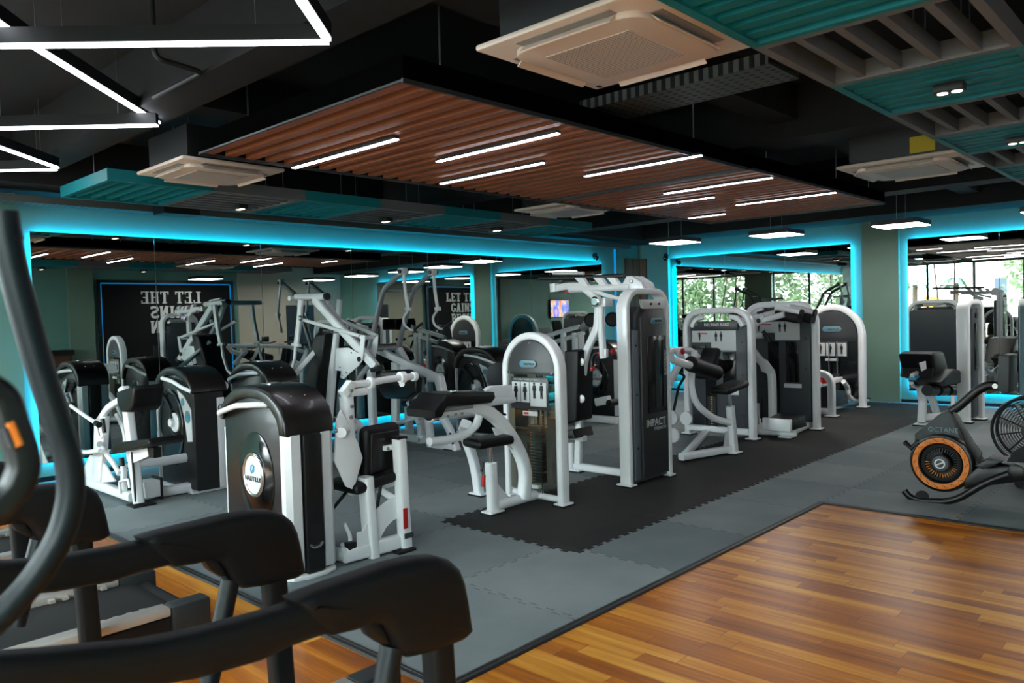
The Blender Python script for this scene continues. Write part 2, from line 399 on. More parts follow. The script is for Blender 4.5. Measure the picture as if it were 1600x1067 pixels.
mb = MB().box((XW, YL, 0), (XR, YL + .15, ZC)); struct('wall_left', mb, M['wall'])
mb = MB().box((XR, YO, 0), (XR + .15, YL, ZC)); struct('wall_right', mb, M['wall'])
mb = MB().box((XW, YO - .15, 0), (XR, YO, ZC)); struct('wall_opposite', mb, M['wall'])
struct('ceiling', MB().box((XW, YO, ZC), (XR, YL, ZC + .15)), M['blackpaint'])
struct('baseboard_left', MB().box((XW, YL - .015, 0), (XR, YL, .05)), M['black'])
struct('baseboard_right', MB().box((XR - .015, YO, 0), (XR, YL - .015, .05)), M['black'])
struct('baseboard_opposite', MB().box((XW, YO, 0), (XR - .015, YO + .015, .08)), M['black'])
# pilaster between the two right mirrors, the column face in the far corner, the column left of the left mirror
struct('wall_pilaster', MB().box((XR - .07, 4.12, 0), (XR, 4.70, ZC)), M['pillar'])
struct('wall_corner_column', MB().box((XR - .05, 8.50, 0), (XR, YL, ZC)), M['pillar'])
struct('wall_left_column', MB().box((1.96, YL - .03, 0), (2.40, YL, ZC)), M['wall'])
# black downstand beams along the walls and across
bm_ = [((XW, YL - .75, 3.0), (XR, YL, ZC)), ((XR - .95, YO, 3.02), (XR, YL - .75, ZC)), ((2.2, YO, 3.1), (2.5, YL - .75, ZC)), ((6.55, YO, 3.05), (6.95, YL - .75, ZC)), ((10.2, YO, 3.0), (10.6, YL - .75, ZC)),
       ((2.5, 2.75, 3.2), (XR - .95, 3.0, ZC)), ((2.5, 5.55, 3.2), (XR - .95, 5.8, ZC))]
for i, (a, b) in enumerate(bm_): struct('ceiling_beam_%d' % (i + 1), MB().box(a, b), M['blackpaint'])

# window wall behind the camera: pillar, sill, head, panes
struct('wall_window_side', MB().box((XW - .2, YO, 0), (XW, YL, .25)).box((XW - .2, YO, 2.98), (XW, YL, ZC)).box((XW - .2, 3.9, .25), (XW + .12, 5.0, 2.98)), M['pillar'])
wy = [(-1.8, -.4), (-.4, 1.0), (1.0, 2.45), (2.45, 3.9), (5.0, 6.4), (6.4, 7.8), (7.8, 9.2)]
for i, (a, b) in enumerate(wy):
    f = struct('window_%d' % (i + 1), MB().box((XW - .12, a, .25), (XW - .06, a + .035, 2.98)).box((XW - .12, b - .035, .25), (XW - .06, b, 2.98)).box((XW - .12, a + .035, .25), (XW - .06, b - .035, .29)).box((XW - .12, a + .035, 2.94), (XW - .06, b - .035, 2.98)), M['wframe'])
    MB().box((XW - .093, a + .035, .29), (XW - .087, b - .035, 2.94)).build('window_glass', M['glass'], f)
for i, (y0, y1) in enumerate(((2.2, 2.9), (3.2, 3.25), (7.1, 7.05), (7.4, 7.7))):
    tag(MB().tube([(XW - .45, y0, -.1), (XW - .45, y1, 3.1)], .025).build('facade_rod', M['rod']), 'thin red-brown rod outside the window wall, %s' % ('slanting before the trees', 'upright before the trees', 'upright before the palms', 'slanting before the palms')[i], 'rod', 'rods outside the windows')

# ---------------------------------------------------------------- mirrors with cyan light behind them
def mirror(axis, s0, s1, z0, z1, cuts, where, led_label):
    """panes on the wall; axis 'L' = left wall along X, 'R' = right wall along Y"""
    if axis == 'L': P = lambda s, d, z: V((s, YL - d, z))
    else: P = lambda s, d, z: V((XR - d, s, z))
    def bx(m, a, b): m.box([min(p, q) for p, q in zip(a, b)], [max(p, q) for p, q in zip(a, b)]); return m
    sg = 1 if s1 > s0 else -1
    L = thing('mirror_backlight', led_label, 'led light', P((s0 + s1) / 2, 0, z0))
    i_ = .035
    for a, b, c_, d_ in ((s0 + sg * i_, z1 - .05, s1 - sg * i_, z1 - .035), (s0 + sg * i_, z0 + .035, s1 - sg * i_, z0 + .05), (s0 + sg * i_, z0 + .05, s0 + sg * (i_ + .015), z1 - .05), (s1 - sg * (i_ + .015), z0 + .05, s1 - sg * i_, z1 - .05)):
        bx(MB(), P(a, .020, b), P(c_, .055, d_)).build('led_strip', M['led'], L)
    bx(MB(), P(s0 + sg * .08, 0, z0 + .08), P(s1 - sg * .08, .06, z1 - .08)).build('backing_rail', M['mirror_back'], L)
    cs = [s0] + cuts + [s1]
    for k, (a, b) in enumerate(zip(cs, cs[1:])):
        t = thing('wall_mirror', where(k, len(cs) - 1), 'mirror', P((a + b) / 2, .06, z0), 'frameless mirror panes')
        bx(MB(), P(a + sg * .002, .06, z0), P(b - sg * .002, .072, z1)).build('backing', M['mirror_back'], t)
        bx(MB(), P(a + sg * .004, .0725, z0 + .002), P(b - sg * .004, .076, z1 - .002)).build('mirror_glass', M['mirror'], t)
ordn = ['first', 'second', 'third', 'fourth', 'fifth', 'sixth', 'seventh']
mirror('L', 2.50, 12.35, .20, 2.62, [3.76, 5.09, 6.47, 7.88, 9.40, 10.77],
       lambda k, n: 'tall frameless mirror pane on the left wall, %s from the left end' % ordn[k], 'cyan glowing light strip around the long left wall mirror')
mirror('R', 8.43, 4.88, .20, 2.68, [7.233, 6.043], lambda k, n: 'frameless mirror pane between corner column and pilaster, %s from the corner' % ordn[k], 'cyan glowing light strip around the mirror left of the pilaster')
mirror('R', 3.98, .10, .20, 2.68, [2.69, 1.40], lambda k, n: 'frameless mirror pane right of the sage pilaster, %s from the pilaster' % ordn[k], 'cyan glowing light strip around the mirror right of the pilaster')
# bright vertical light line beside the far corner
tag(MB().box((12.86, YL - .03, .3), (12.89, YL - .001, 2.98)).build('led_strip_light', M['led_dim']), 'thin upright cyan light line on left wall near the corner', 'led light')
# wooden boards in the far corner, two cameras
t = thing('corner_cabinet', 'dark wooden boarding wrapped around the far corner of the room', 'cabinet', (13.6, 9.0, 0))
MB().box((13.22, YL - .05, .05), (13.74, YL - .002, 2.72)).build('side_board', M['cabwood'], t); MB().box((13.70, 9.0, .05), (13.748, YL - .052, 2.72)).build('front_board', M['cabwood'], t)
def cctv(p, d, label):
    t = thing('security_camera', label, 'camera', p); p = V(p); d = V(d)
    MB().cyl(p, p + d * .05, .045, .05).build('camera_base', M['black'], t)
    mb = MB(); mb.lathe(p + d * .05 - Z_ * .05, -Z_, [(.05, -.03), (.055, 0), (.045, .03), (.02, .05)], 20); mb.build('camera_dome', M['screen'], t)
cctv((12.20, YL, 2.74), (0, -1, 0), 'small black dome camera above the left mirror near the corner'); cctv((XR - .05, 8.52, 2.74), (-1, 0, 0), 'small black dome camera on top of the corner column')

# ---------------------------------------------------------------- opposite wall, seen in the mirrors
t = thing('slogan_panel', 'dark wall panel with large raised slogan letters and blue edge light', 'wall panel', (8.55, YO, 0))
MB().box((6.95, YO, .1), (10.2, YO + .04, 2.66)).build('board', M['darkwall'], t)
MB().box((6.85, YO, .1), (6.92, YO + .07, 2.76)).box((10.23, YO, .1), (10.3, YO + .07, 2.76)).box((6.92, YO, 2.69), (10.23, YO + .07, 2.76)).build('frame', M['black'], t)
MB().box((6.925, YO + .01, .1), (6.945, YO + .05, 2.66)).box((10.205, YO + .01, .1), (10.225, YO + .05, 2.66)).box((6.95, YO + .01, 2.665), (10.2, YO + .05, 2.685)).build('led_strip', M['led_dim'], t)
def slab(word, c, hgt, parent):
    """raised slab-serif capitals; right is -X, up is Z"""
    st = .20; sf = .09
    arcS = [(.62, .78), (.55, .90), (.36, .92), (.14, .88), (.10, .72), (.20, .58), (.48, .46), (.60, .30), (.52, .12), (.32, .08), (.12, .10), (.06, .24)]
    arcG = [(.62, .76), (.52, .91), (.34, .92), (.14, .78), (.10, .50), (.14, .22), (.34, .08), (.54, .12), (.60, .22), (.60, .42)]
    G_ = {'L': [[(.18, 0), (.18, 1)], [(.0, .05), (.62, .05)], [(.58, .0), (.58, .28)], [(0, .95), (.38, .95)]], 'E': [[(.18, 0), (.18, 1)], [(0, .05), (.62, .05)], [(0, .95), (.62, .95)], [(.18, .5), (.48, .5)], [(.58, 0), (.58, .26)], [(.58, .74), (.58, 1)]],
          'T': [[(.34, 0), (.34, 1)], [(.0, .95), (.68, .95)], [(.05, 1), (.05, .74)], [(.63, 1), (.63, .74)], [(.16, .05), (.52, .05)]], 'H': [[(.16, 0), (.16, 1)], [(.54, 0), (.54, 1)], [(.16, .5), (.54, .5)], [(0, .05), (.32, .05)], [(.38, .05), (.70, .05)], [(0, .95), (.32, .95)], [(.38, .95), (.70, .95)]],
          'A': [[(.14, 0), (.35, 1)], [(.35, 1), (.56, 0)], [(.22, .30), (.48, .30)], [(0, .05), (.28, .05)], [(.42, .05), (.70, .05)]], 'I': [[(.2, 0), (.2, 1)], [(.02, .05), (.38, .05)], [(.02, .95), (.38, .95)]],
          'N': [[(.14, 0), (.14, 1)], [(.58, 0), (.58, 1)], [(.14, 1), (.58, 0)], [(0, .05), (.28, .05)], [(0, .95), (.20, .95)], [(.44, .95), (.72, .95)]], 'B': [[(.16, 0), (.16, 1)], [(0, .05), (.46, .05), (.60, .16), (.60, .38), (.46, .50), (.16, .50)], [(0, .95), (.44, .95), (.56, .84), (.56, .62), (.44, .50)]], 'S': [arcS], 'G': [arcG, [(.42, .42), (.70, .42)]]}
    wd = {'I': .40, 'L': .66, 'E': .66, ' ': .34}; tot = sum(wd.get(ch, .70) + .10 for ch in word) - .10; x = -tot / 2
    for ch in word:
        if ch != ' ':
            mb = MB()
            for li, pl in enumerate(G_[ch]):
                thin = all(abs(p[1] - pl[0][1]) < .01 for p in pl) or (abs(pl[0][1] - pl[-1][1]) < .3 and len(pl) == 2)
                w_ = (sf if thin else st) * hgt
                mb.tube([(c[0] - (x + px) * hgt, c[1] + .002 * li * .2, c[2] + (pz - .5) * hgt) for px, pz in pl], (w_, .024), nrm=Y_)
            mb.build('raised_letter', M['text_white'], parent)
        x += wd.get(ch, .70) + .10
for s_, z_ in (('LET THE', 2.33), ('GAINS', 1.96), ('BEGIN', 1.59)): slab(s_, (8.62, YO + .052, z_), .305, t)
struct('wall_board', MB().box((10.45, YO, 0), (XR - .02, YO + .02, ZC)), M['beige'])
struct('door_1', MB().box((11.9, YO + .02, 0), (12.8, YO + .05, 2.1)), M['door'])
struct('wall_opposite_column', MB().box((6.2, YO, 0), (6.75, YO + .1, ZC)), M['pillar'])
t = thing('television', 'flat television with a colourful picture on the sage wall', 'television', (3.3, YO + .05, 1.9))
MB().box((2.72, YO + .03, 1.5), (3.9, YO + .08, 2.22), .008).build('casing', M['black'], t); MB().box((2.75, YO + .081, 1.53), (3.87, YO + .083, 2.19)).build('screen', M['tv'], t)
t = thing('storage_cabinet', 'low wooden storage cabinet with dark top by opposite wall', 'cabinet', (5.3, YO + .3, 0))
MB().box((4.5, YO + .02, .05), (6.1, YO + .5, 1.0)).build('body', M['brown'], t); MB().box((4.46, YO + .02, 1.0), (6.14, YO + .54, 1.12)).build('top', M['black'], t)
for k in range(3): MB().box((4.55 + k * .52, YO + .5, .1), (5.02 + k * .52, YO + .52, .95)).build('door', M['brown'], t)

# ---------------------------------------------------------------- outside the windows
struct('ground_outside', MB().box((-70, -50, -4.3), (XW - .2, 70, -4.2)), M['grey_baffle'])
def tree(x, y, h, r, label, n=2600):
    t = thing('tree', label, 'tree', (x, y, -4.2), 'trees outside the windows'); rnd = random.Random(int(x * 10 + y))
    MB().tube([(x, y, -4.2), (x + .1, y, h * .3 - 2), (x, y + .2, h - r)], .16).build('trunk', M['bark'], t)
    mb = MB(); cl = [(V((x, y, h - r)) + V((rnd.uniform(-1, 1), rnd.uniform(-1, 1), rnd.uniform(-.9, .8))) * r * .75, rnd.uniform(.35, .6) * r) for _ in range(12)]
    for k in range(n):
        c_, q = cl[k % 12]; d = V((rnd.gauss(0, 1), rnd.gauss(0, 1), rnd.gauss(0, 1))).normalized(); p = c_ + d * q * rnd.uniform(.55, 1.05)
        a = V((rnd.gauss(0, 1), rnd.gauss(0, 1), rnd.gauss(0, 1))).normalized() * rnd.uniform(.12, .22); b = a.orthogonal().normalized() * rnd.uniform(.06, .11)
        mb.add([p - a, p + b, p + a, p - b], [(0, 1, 2, 3)])
    mb.build('crown', M['leaf'], t)
tree(-6.5, 2.4, 4.6, 2.4, 'leafy green tree outside, closest to the window pillar'); tree(-9.5, -2.8, 4.4, 2.3, 'leafy green tree outside, next beyond the first'); tree(-7.0, -8.6, 3.4, 2.2, 'low leafy tree outside the far end of the window wall'); tree(-13.0, 5.0, 5.0, 2.6, 'leafy green tree standing behind the others outside'); tree(-14, -9, 3.4, 2.6, 'low broad tree outside beyond the window wall end')
def palm(x, y, h, label):
    t = thing('palm_tree', label, 'palm tree', (x, y, -4.2), 'palm trees on the skyline'); rnd = random.Random(int(x + 3 * y))
    MB().tube([(x, y, -4.2), (x + .2, y, h * .5 - 1), (x, y, h)], .18).build('trunk', M['bark'], t); mb = MB()
    for k in range(16):
        a = k * 2.4; d = V((math.cos(a), math.sin(a), 0)); L = rnd.uniform(.9, 1.3); e = rnd.uniform(.1, .8); p = V((x, y, h)); sd = d.cross(Z_) * .14
        for j in range(6):
            q = V((x, y, h)) + d * L * (j + 1) / 6 + Z_ * (e * (j + 1) / 6 * .9 - 1.0 * ((j + 1) / 6) ** 2 * .9)
            mb.add([p - sd, p + sd, q + sd, q - sd], [(0, 1, 2, 3)]); p = q
    mb.build('fronds', M['palm'], t)
palm(-35, 17.6, 3.3, 'palm on the skyline, left of the water tank'); palm(-35, 14.9, 3.4, 'palm on the skyline, right of the water tank'); palm(-35, 12.2, 3.2, 'palm on the skyline close to the pale house')
t = thing('house', 'pale house with ribbed facade seen across the street', 'house', (-26, 10.3, -4.2))
MB().box((-28, 9.0, -4.2), (-24, 11.6, 4.2)).build('facade', M['house'], t); MB().box((-24, 9.7, 2.0), (-23.97, 10.3, 3.0)).build('window', M['pane2'], t); MB().box((-28.1, 8.9, 4.2), (-23.9, 11.7, 4.35)).build('roof', M['house'], t)
t = thing('water_tank', 'yellow water tank on a low roof among the palms', 'tank', (-31, 16, -4.2)); MB().box((-33, 12.2, -4.2), (-29, 22, 1.2)).build('low_roof', M['house'], t); mb = MB(); mb.lathe((-30, 15.2, 1.2), Z_, [(.5, 0), (.55, .4), (.5, .9), (.2, 1.1)]); mb.build('tank', M['orange2'], t)
# ---------------------------------------------------------------- slatted timber ceiling rafts
def raft(x0, x1, y0, y1, label, rods):
    t = thing('slatted_ceiling_raft', label, 'ceiling panel', ((x0 + x1) / 2, (y0 + y1) / 2, 2.82), 'slatted timber rafts'); z0, z1 = 2.82, 2.93
    mb = MB(); n = int((x1 - x0 - .04) / .152)
    for k in range(n): x = x0 + .07 + k * (x1 - x0 - .14) / (n - 1); mb.box((x - .034, y0 + .016, z0 + .004), (x + .034, y1 - .016, z1 - .004))
    mb.build('slats', M['slat'], t)
    MB().box((x0, y0, z0 - .012), (x1, y0 + .014, z0 + .012)).box((x0, y1 - .014, z0 - .012), (x1, y1, z0 + .012)).box((x0, y0 + .014, z0 - .004), (x0 + .014, y1 - .014, z0 + .008)).box((x1 - .014, y0 + .014, z0 - .012), (x1, y1 - .014, z0 + .012)).build('edge_frame', M['galv'], t)
    MB().box((x0, y0, z0 + .0125), (x1, y0 + .012, z1 + .02)).box((x0, y1 - .012, z0 + .0125), (x1, y1, z1 + .02)).box((x0, y0 + .012, z0 + .0125), (x0 + .012, y1 - .012, z1 + .02)).box((x1 - .012, y0 + .012, z0 + .0125), (x1, y1 - .012, z1 + .02)).build('fascia', M['fascia'], t)
    MB().box((x0 + .02, y0 + .02, z1), (x1 - .02, y1 - .02, z1 + .02)).build('backing_board', M['fascia'], t)
    for x, y in rods: MB().tube([(x, y, z1), (x, y, ZC)], .006).build('hanger_rod', M['steel'], t)
raft(2.57, 6.36, 3.12, 5.42, 'long slatted walnut ceiling raft nearer the camera', [(2.9, 3.2), (5.6, 3.2), (4.4, 5.3), (5.6, 5.3), (2.9, 5.3)])
raft(6.42, 9.85, 3.10, 5.40, 'slatted walnut ceiling raft farther from the camera', [(6.9, 3.2), (8.6, 3.2), (9.6, 3.2), (7.4, 5.3)])
def linear(a, b, zc, label, w=.036):
    t = thing('linear_ceiling_light', label, 'light', ((V(a) + V(b)) / 2), 'linear lights in the timber rafts')
    MB().beam(V(a) + Z_ * .012, V(b) + Z_ * .012, w + .008, .020, bev=0).build('housing', M['tray'], t); MB().beam(a, b, w, .008, bev=0).build('diffuser', M['strip'], t)
sl = [((462, 263), (617, 217), 'leftmost of all'), ((682.5, 252.5), (873.75, 208.75), 'near the raft edge, second along'), ((687.5, 287), (851, 255), 'far side, just left of centre'), ((907.5, 274.5), (1102, 244.5), 'near the raft edge at its middle'),
      ((1034.5, 302), (1210, 278.75), 'near edge, first on the farther raft'), ((1147.5, 320), (1309, 301.75), 'near edge, last on the farther raft'), ((976, 326), (1120, 309), 'far side, first on the farther raft'), ((1075, 341), (1134, 334.75), 'far side, last and shortest')]
for a, b, l in sl:
    p, q = K(*a, 'Z', 2.795), K(*b, 'Z', 2.795); x = (p.x + q.x) / 2
    linear((x, p.y, 2.795), (x, q.y, 2.795), 2.8, 'white light line under the timber raft, ' + l)

# ---------------------------------------------------------------- teal and grey baffle modules with twin spots
def baffle(x0, x1, y0, y1, col, along, n, label, sw, z0=2.82, h=.10, fw=.045):
    t = thing('ceiling_baffle', label, 'ceiling panel', ((x0 + x1) / 2, (y0 + y1) / 2, z0), '%s baffle modules' % col); m = M['teal' if col == 'teal' else 'grey_baffle']; z1 = z0 + h
    MB().box((x0, y0, z0), (x1, y0 + fw, z1)).box((x0, y1 - fw, z0), (x1, y1, z1)).box((x0, y0 + fw, z0), (x0 + fw, y1 - fw, z1)).box((x1 - fw, y0 + fw, z0), (x1, y1 - fw, z1)).build('frame', m, t)
    mb = MB()
    for k in range(n):
        f = (k + 1) / (n + 1)
        if along == 'Y': x = x0 + (x1 - x0) * f; mb.obox((x, (y0 + y1) / 2, z0 + .05), (X_, Y_, Z_), (sw, y1 - y0 - 2 * fw, h * .8))
        else: y = y0 + (y1 - y0) * f; mb.obox(((x0 + x1) / 2, y, z0 + .05), (X_, Y_, Z_), (x1 - x0 - 2 * fw, sw, h * .8))
    mb.build('slats', m, t)
    MB().tube([(x0 + .1, (y0 + y1) / 2, z1), (x0 + .1, (y0 + y1) / 2, ZC)], .004).tube([(x1 - .1, (y0 + y1) / 2, z1), (x1 - .1, (y0 + y1) / 2, ZC)], .004).build('hanger_wires', M['steel'], t)
def spot(x, y, label, z=2.815):
    t = thing('twin_spotlight', label, 'spotlight', (x, y, z), 'twin spotlights on the baffles'); MB().box((x - .05, y - .075, z - .045), (x + .05, y + .075, z), .004).build('housing', M['tray'], t)
    for s in (-1, 1): mb = MB(); mb.lathe((x, y + s * .036, z - .044), -Z_, [(.028, 0), (.026, .006), (.012, .009)], 16); mb.build('lens', M['spot'], t)
ordw = ['closest to the camera', 'second along the row', 'third along the row', 'fourth along the row', 'fifth along the row']
xs = [1.62, 2.55, 3.49, 4.43, 5.36, 6.32, 7.25, 8.19, 9.12, 10.05]; it, ig = 0, 0
for k, (a, b) in enumerate(zip(xs, xs[1:])):
    if k % 2: baffle(a, b, .76, 1.67, 'teal', 'Y', 6, 'teal slatted baffle in the right-hand ceiling row, ' + ordw[it], .072); it += 1
    else: baffle(a, b, .76, 1.67, 'grey', 'X', 4, 'open grey baffle in the right-hand ceiling row, ' + ordw[ig], .04); ig += 1
xl = [2.46, 3.38, 4.33, 5.26, 6.2, 7.15, 8.1, 9.05]; it, ig = 0, 0
for k, (a, b) in enumerate(zip(xl, xl[1:])):
    if k % 2 == 0: baffle(a, b, 6.84, 8.0, 'teal', 'Y', 6, 'teal slatted baffle above the left mirror wall, ' + ordw[it], .03); it += 1
    else: baffle(a, b, 6.84, 8.0, 'grey', 'X', 7, 'grey slatted baffle above the left mirror wall, ' + ordw[ig], .05); ig += 1
for x, y, l in ((2.72, 1.2, 'at the top edge of the picture'), (4.85, 1.18, 'under the second teal baffle on the right'), (6.78, 1.2, 'under the third teal baffle on the right')): spot(x, y, 'small black twin spotlight ' + l)
for x, y, l in ((3.95, 7.45, 'under the nearest grey baffle on the left'), (5.8, 7.45, 'under the second grey baffle on the left'), (7.65, 7.4, 'under the third grey baffle on the left')): spot(x, y, 'small black twin spotlight ' + l)

# ---------------------------------------------------------------- ceiling cassettes
def cassette(cx, cy, z, label, s=.95, body='tray', lab=False):
    t = thing('ceiling_air_conditioner', label, 'air conditioner', (cx, cy, z), 'white ceiling cassettes'); h = s / 2
    MB().box((cx - h, cy - h, z), (cx + h, cy + h, z + .03), .012).build('face_plate', M['ac'], t)
    pl = []
    for ux, uy, a0 in ((1, 1, 0), (-1, 1, 90), (-1, -1, 180), (1, -1, 270)): pl += [(cx + ux * h * .55 + p[0], cy + uy * h * .55 + p[1], z - .012) for p in arc2((0, 0), h * .22, a0, a0 + 90, 5)]
    MB().plate(pl, (0, 0, .035), .01).build('raised_centre', M['ac'], t)
    MB().box((cx - h * .5, cy - h * .5, z - .034), (cx + h * .5, cy + h * .5, z - .0296)).build('grille', M['grille'], t)
    for d in ((1, 0), (-1, 0), (0, 1), (0, -1)):
        d = V((d[0], d[1], 0)); n = d.cross(Z_); c_ = V((cx, cy, z)) + d * h * .83
        MB().obox(c_ - Z_ * .001, (n, d, Z_), (s * .56, .055, .006)).build('air_slot', M['ac2'], t)
        a = d * .75 - Z_ * .66
        MB().obox(c_ - d * .012 - Z_ * .022, (n, a, n.cross(a)), (s * .54, .055, .006)).build('louvre', M['ac'], t)
    MB().box((cx - h * .82, cy - h * .82, z + .03), (cx + h * .82, cy + h * .82, z + .29)).build('body', M[body], t)
    MB().box((cx + h * .86, cy + h * .86, z - .004), (cx + h * .93, cy + h * .90, z + .001)).build('indicator', M['ink'], t)
    if lab: MB().box((cx - h * .83, cy - .30, z + .06), (cx - h * .82, cy - .1, z + .2)).build('warning_label', M['yellow'], t)
    for sx in (-1, 1):
        for sy in (-1, 1): MB().tube([(cx + sx * h * .75, cy + sy * h * .75, z + .29), (cx + sx * h * .75, cy + sy * h * .75, ZC)], .006).build('hanger_rod', M['galv'], t)
cassette(3.07, 2.155, 2.845, 'largest white ceiling cassette, nearest, beside the right teal baffles', .94)
cassette(3.05, 6.22, 2.85, 'white ceiling cassette at the left, above the first teal baffle', .86)
cassette(7.32, 5.89, 2.85, 'white ceiling cassette beyond the raft, above the left mirror', .92)
cassette(7.75, 2.20, 2.85, 'white ceiling cassette with grey body and yellow sticker, far right', 1.0, 'galv', True)
# trays and ducts
tag(MB().box((4.36, 2.0, 3.02), (4.80, 3.38, 3.04)).box((4.36, 2.0, 3.04), (4.37, 3.38, 3.09)).box((4.79, 2.0, 3.04), (4.80, 3.38, 3.09)).build('cable_tray', M['perf']), 'perforated metal cable tray between cassette and timber raft', 'cable tray')
tag(MB().box((1.2, YL - .46, 2.86), (XR - 1.0, YL - .26, 2.875)).box((1.2, YL - .46, 2.875), (XR - 1.0, YL - .455, 2.93)).box((1.2, YL - .265, 2.875), (XR - 1.0, YL - .26, 2.93)).build('cable_tray', M['perf']), 'long perforated cable tray running along the left wall', 'cable tray')
tag(MB().box((3.6, YL - .75, 2.82), (4.0, YL - .48, 2.995)).build('duct_box', M['tray']), 'black duct box below the tray on the left wall', 'duct')
# slim pipes on the dark ceiling
tag(MB().tube([(1.9, 4.5, ZC - .02), (1.9, 4.5, 3.12), (2.18, 4.5, 3.1), (2.18, 5.2, 3.1)], .016, .06).build('ceiling_pipe', M['tray']), 'thin black pipe bending under the dark ceiling', 'pipe')

# ---------------------------------------------------------------- zigzag pendant bars, top left
def pend(a, b, label, w=.038):
    a, b = V(a), V(b); t = thing('linear_pendant_light', label, 'light', (a + b) / 2, 'zigzag pendant bars')
    MB().beam(a + Z_ * .045, b + Z_ * .045, w + .01, .075, bev=0).build('housing', M['tray'], t); MB().beam(a, b, w, .012, bev=0).build('diffuser', M['zig'], t)
    for f in (.2, .8): p = a.lerp(b, f); MB().tube([p + Z_ * .08, (p.x, p.y, ZC)], .002, seg=6).build('hanger_wire', M['steel'], t)
zz = 2.95
def zp(x, y): return K(x, y, 'Z', zz)
pend(zp(513, 66), zp(-60, 73), 'pendant bar nearly level across the top left of the picture'); pend(zp(511, 62), zp(430, -60), 'pendant bar rising out of the top edge from the right corner')
zz = 3.08
pend(zp(247, 192), zp(48, 70) , 'pendant bar slanting from the crossing down to the middle corner'); pend(zp(43, 68), zp(-60, -4), 'short pendant bar upper left, ending at the crossing')
zz = 2.98
pend(zp(246, 196), zp(-60, 202), 'level pendant bar meeting the middle corner'); pend(zp(89, 262), zp(-60, 209), 'slanting pendant bar at the left edge, lowest corner'); pend(zp(88, 265), zp(-60, 268), 'level pendant bar at the left edge, lowest of all')
# square panel lights by the right wall
def plight(cx, cy, label, s=.62, z=2.74):
    t = thing('square_pendant_light', label, 'light', (cx, cy, z), 'square pendant lights by the right wall'); h = s / 2
    MB().box((cx - h, cy - h, z + .003), (cx + h, cy + h, z + .07)).build('housing', M['tray'], t); MB().box((cx - h + .008, cy - h + .008, z - .004), (cx + h - .008, cy + h - .008, z + .003)).build('diffuser', M['panel'], t)
    for sx in (-1, 1): MB().tube([(cx + sx * .2, cy, z + .07), (cx + sx * .2, cy, ZC)], .003, seg=6).build('hanger_wire', M['steel'], t)
plight(11.3, 6.84, 'black-edged square light nearest the far corner'); plight(11.66, 5.26, 'black-edged square light before the left mirror section'); plight(12.0, 3.56, 'black-edged square light in front of the sage pilaster'); plight(12.0, 1.75, 'black-edged square light at the right edge of the picture'); plight(12.0, -.2, 'black-edged square light nearest the beige wall, seen in the mirror'); plight(9.0, -.6, 'added black-edged square light to brighten the slogan panel side, seen in the mirror')  # the lamp before the slogan panel is added to brighten the opposite wall
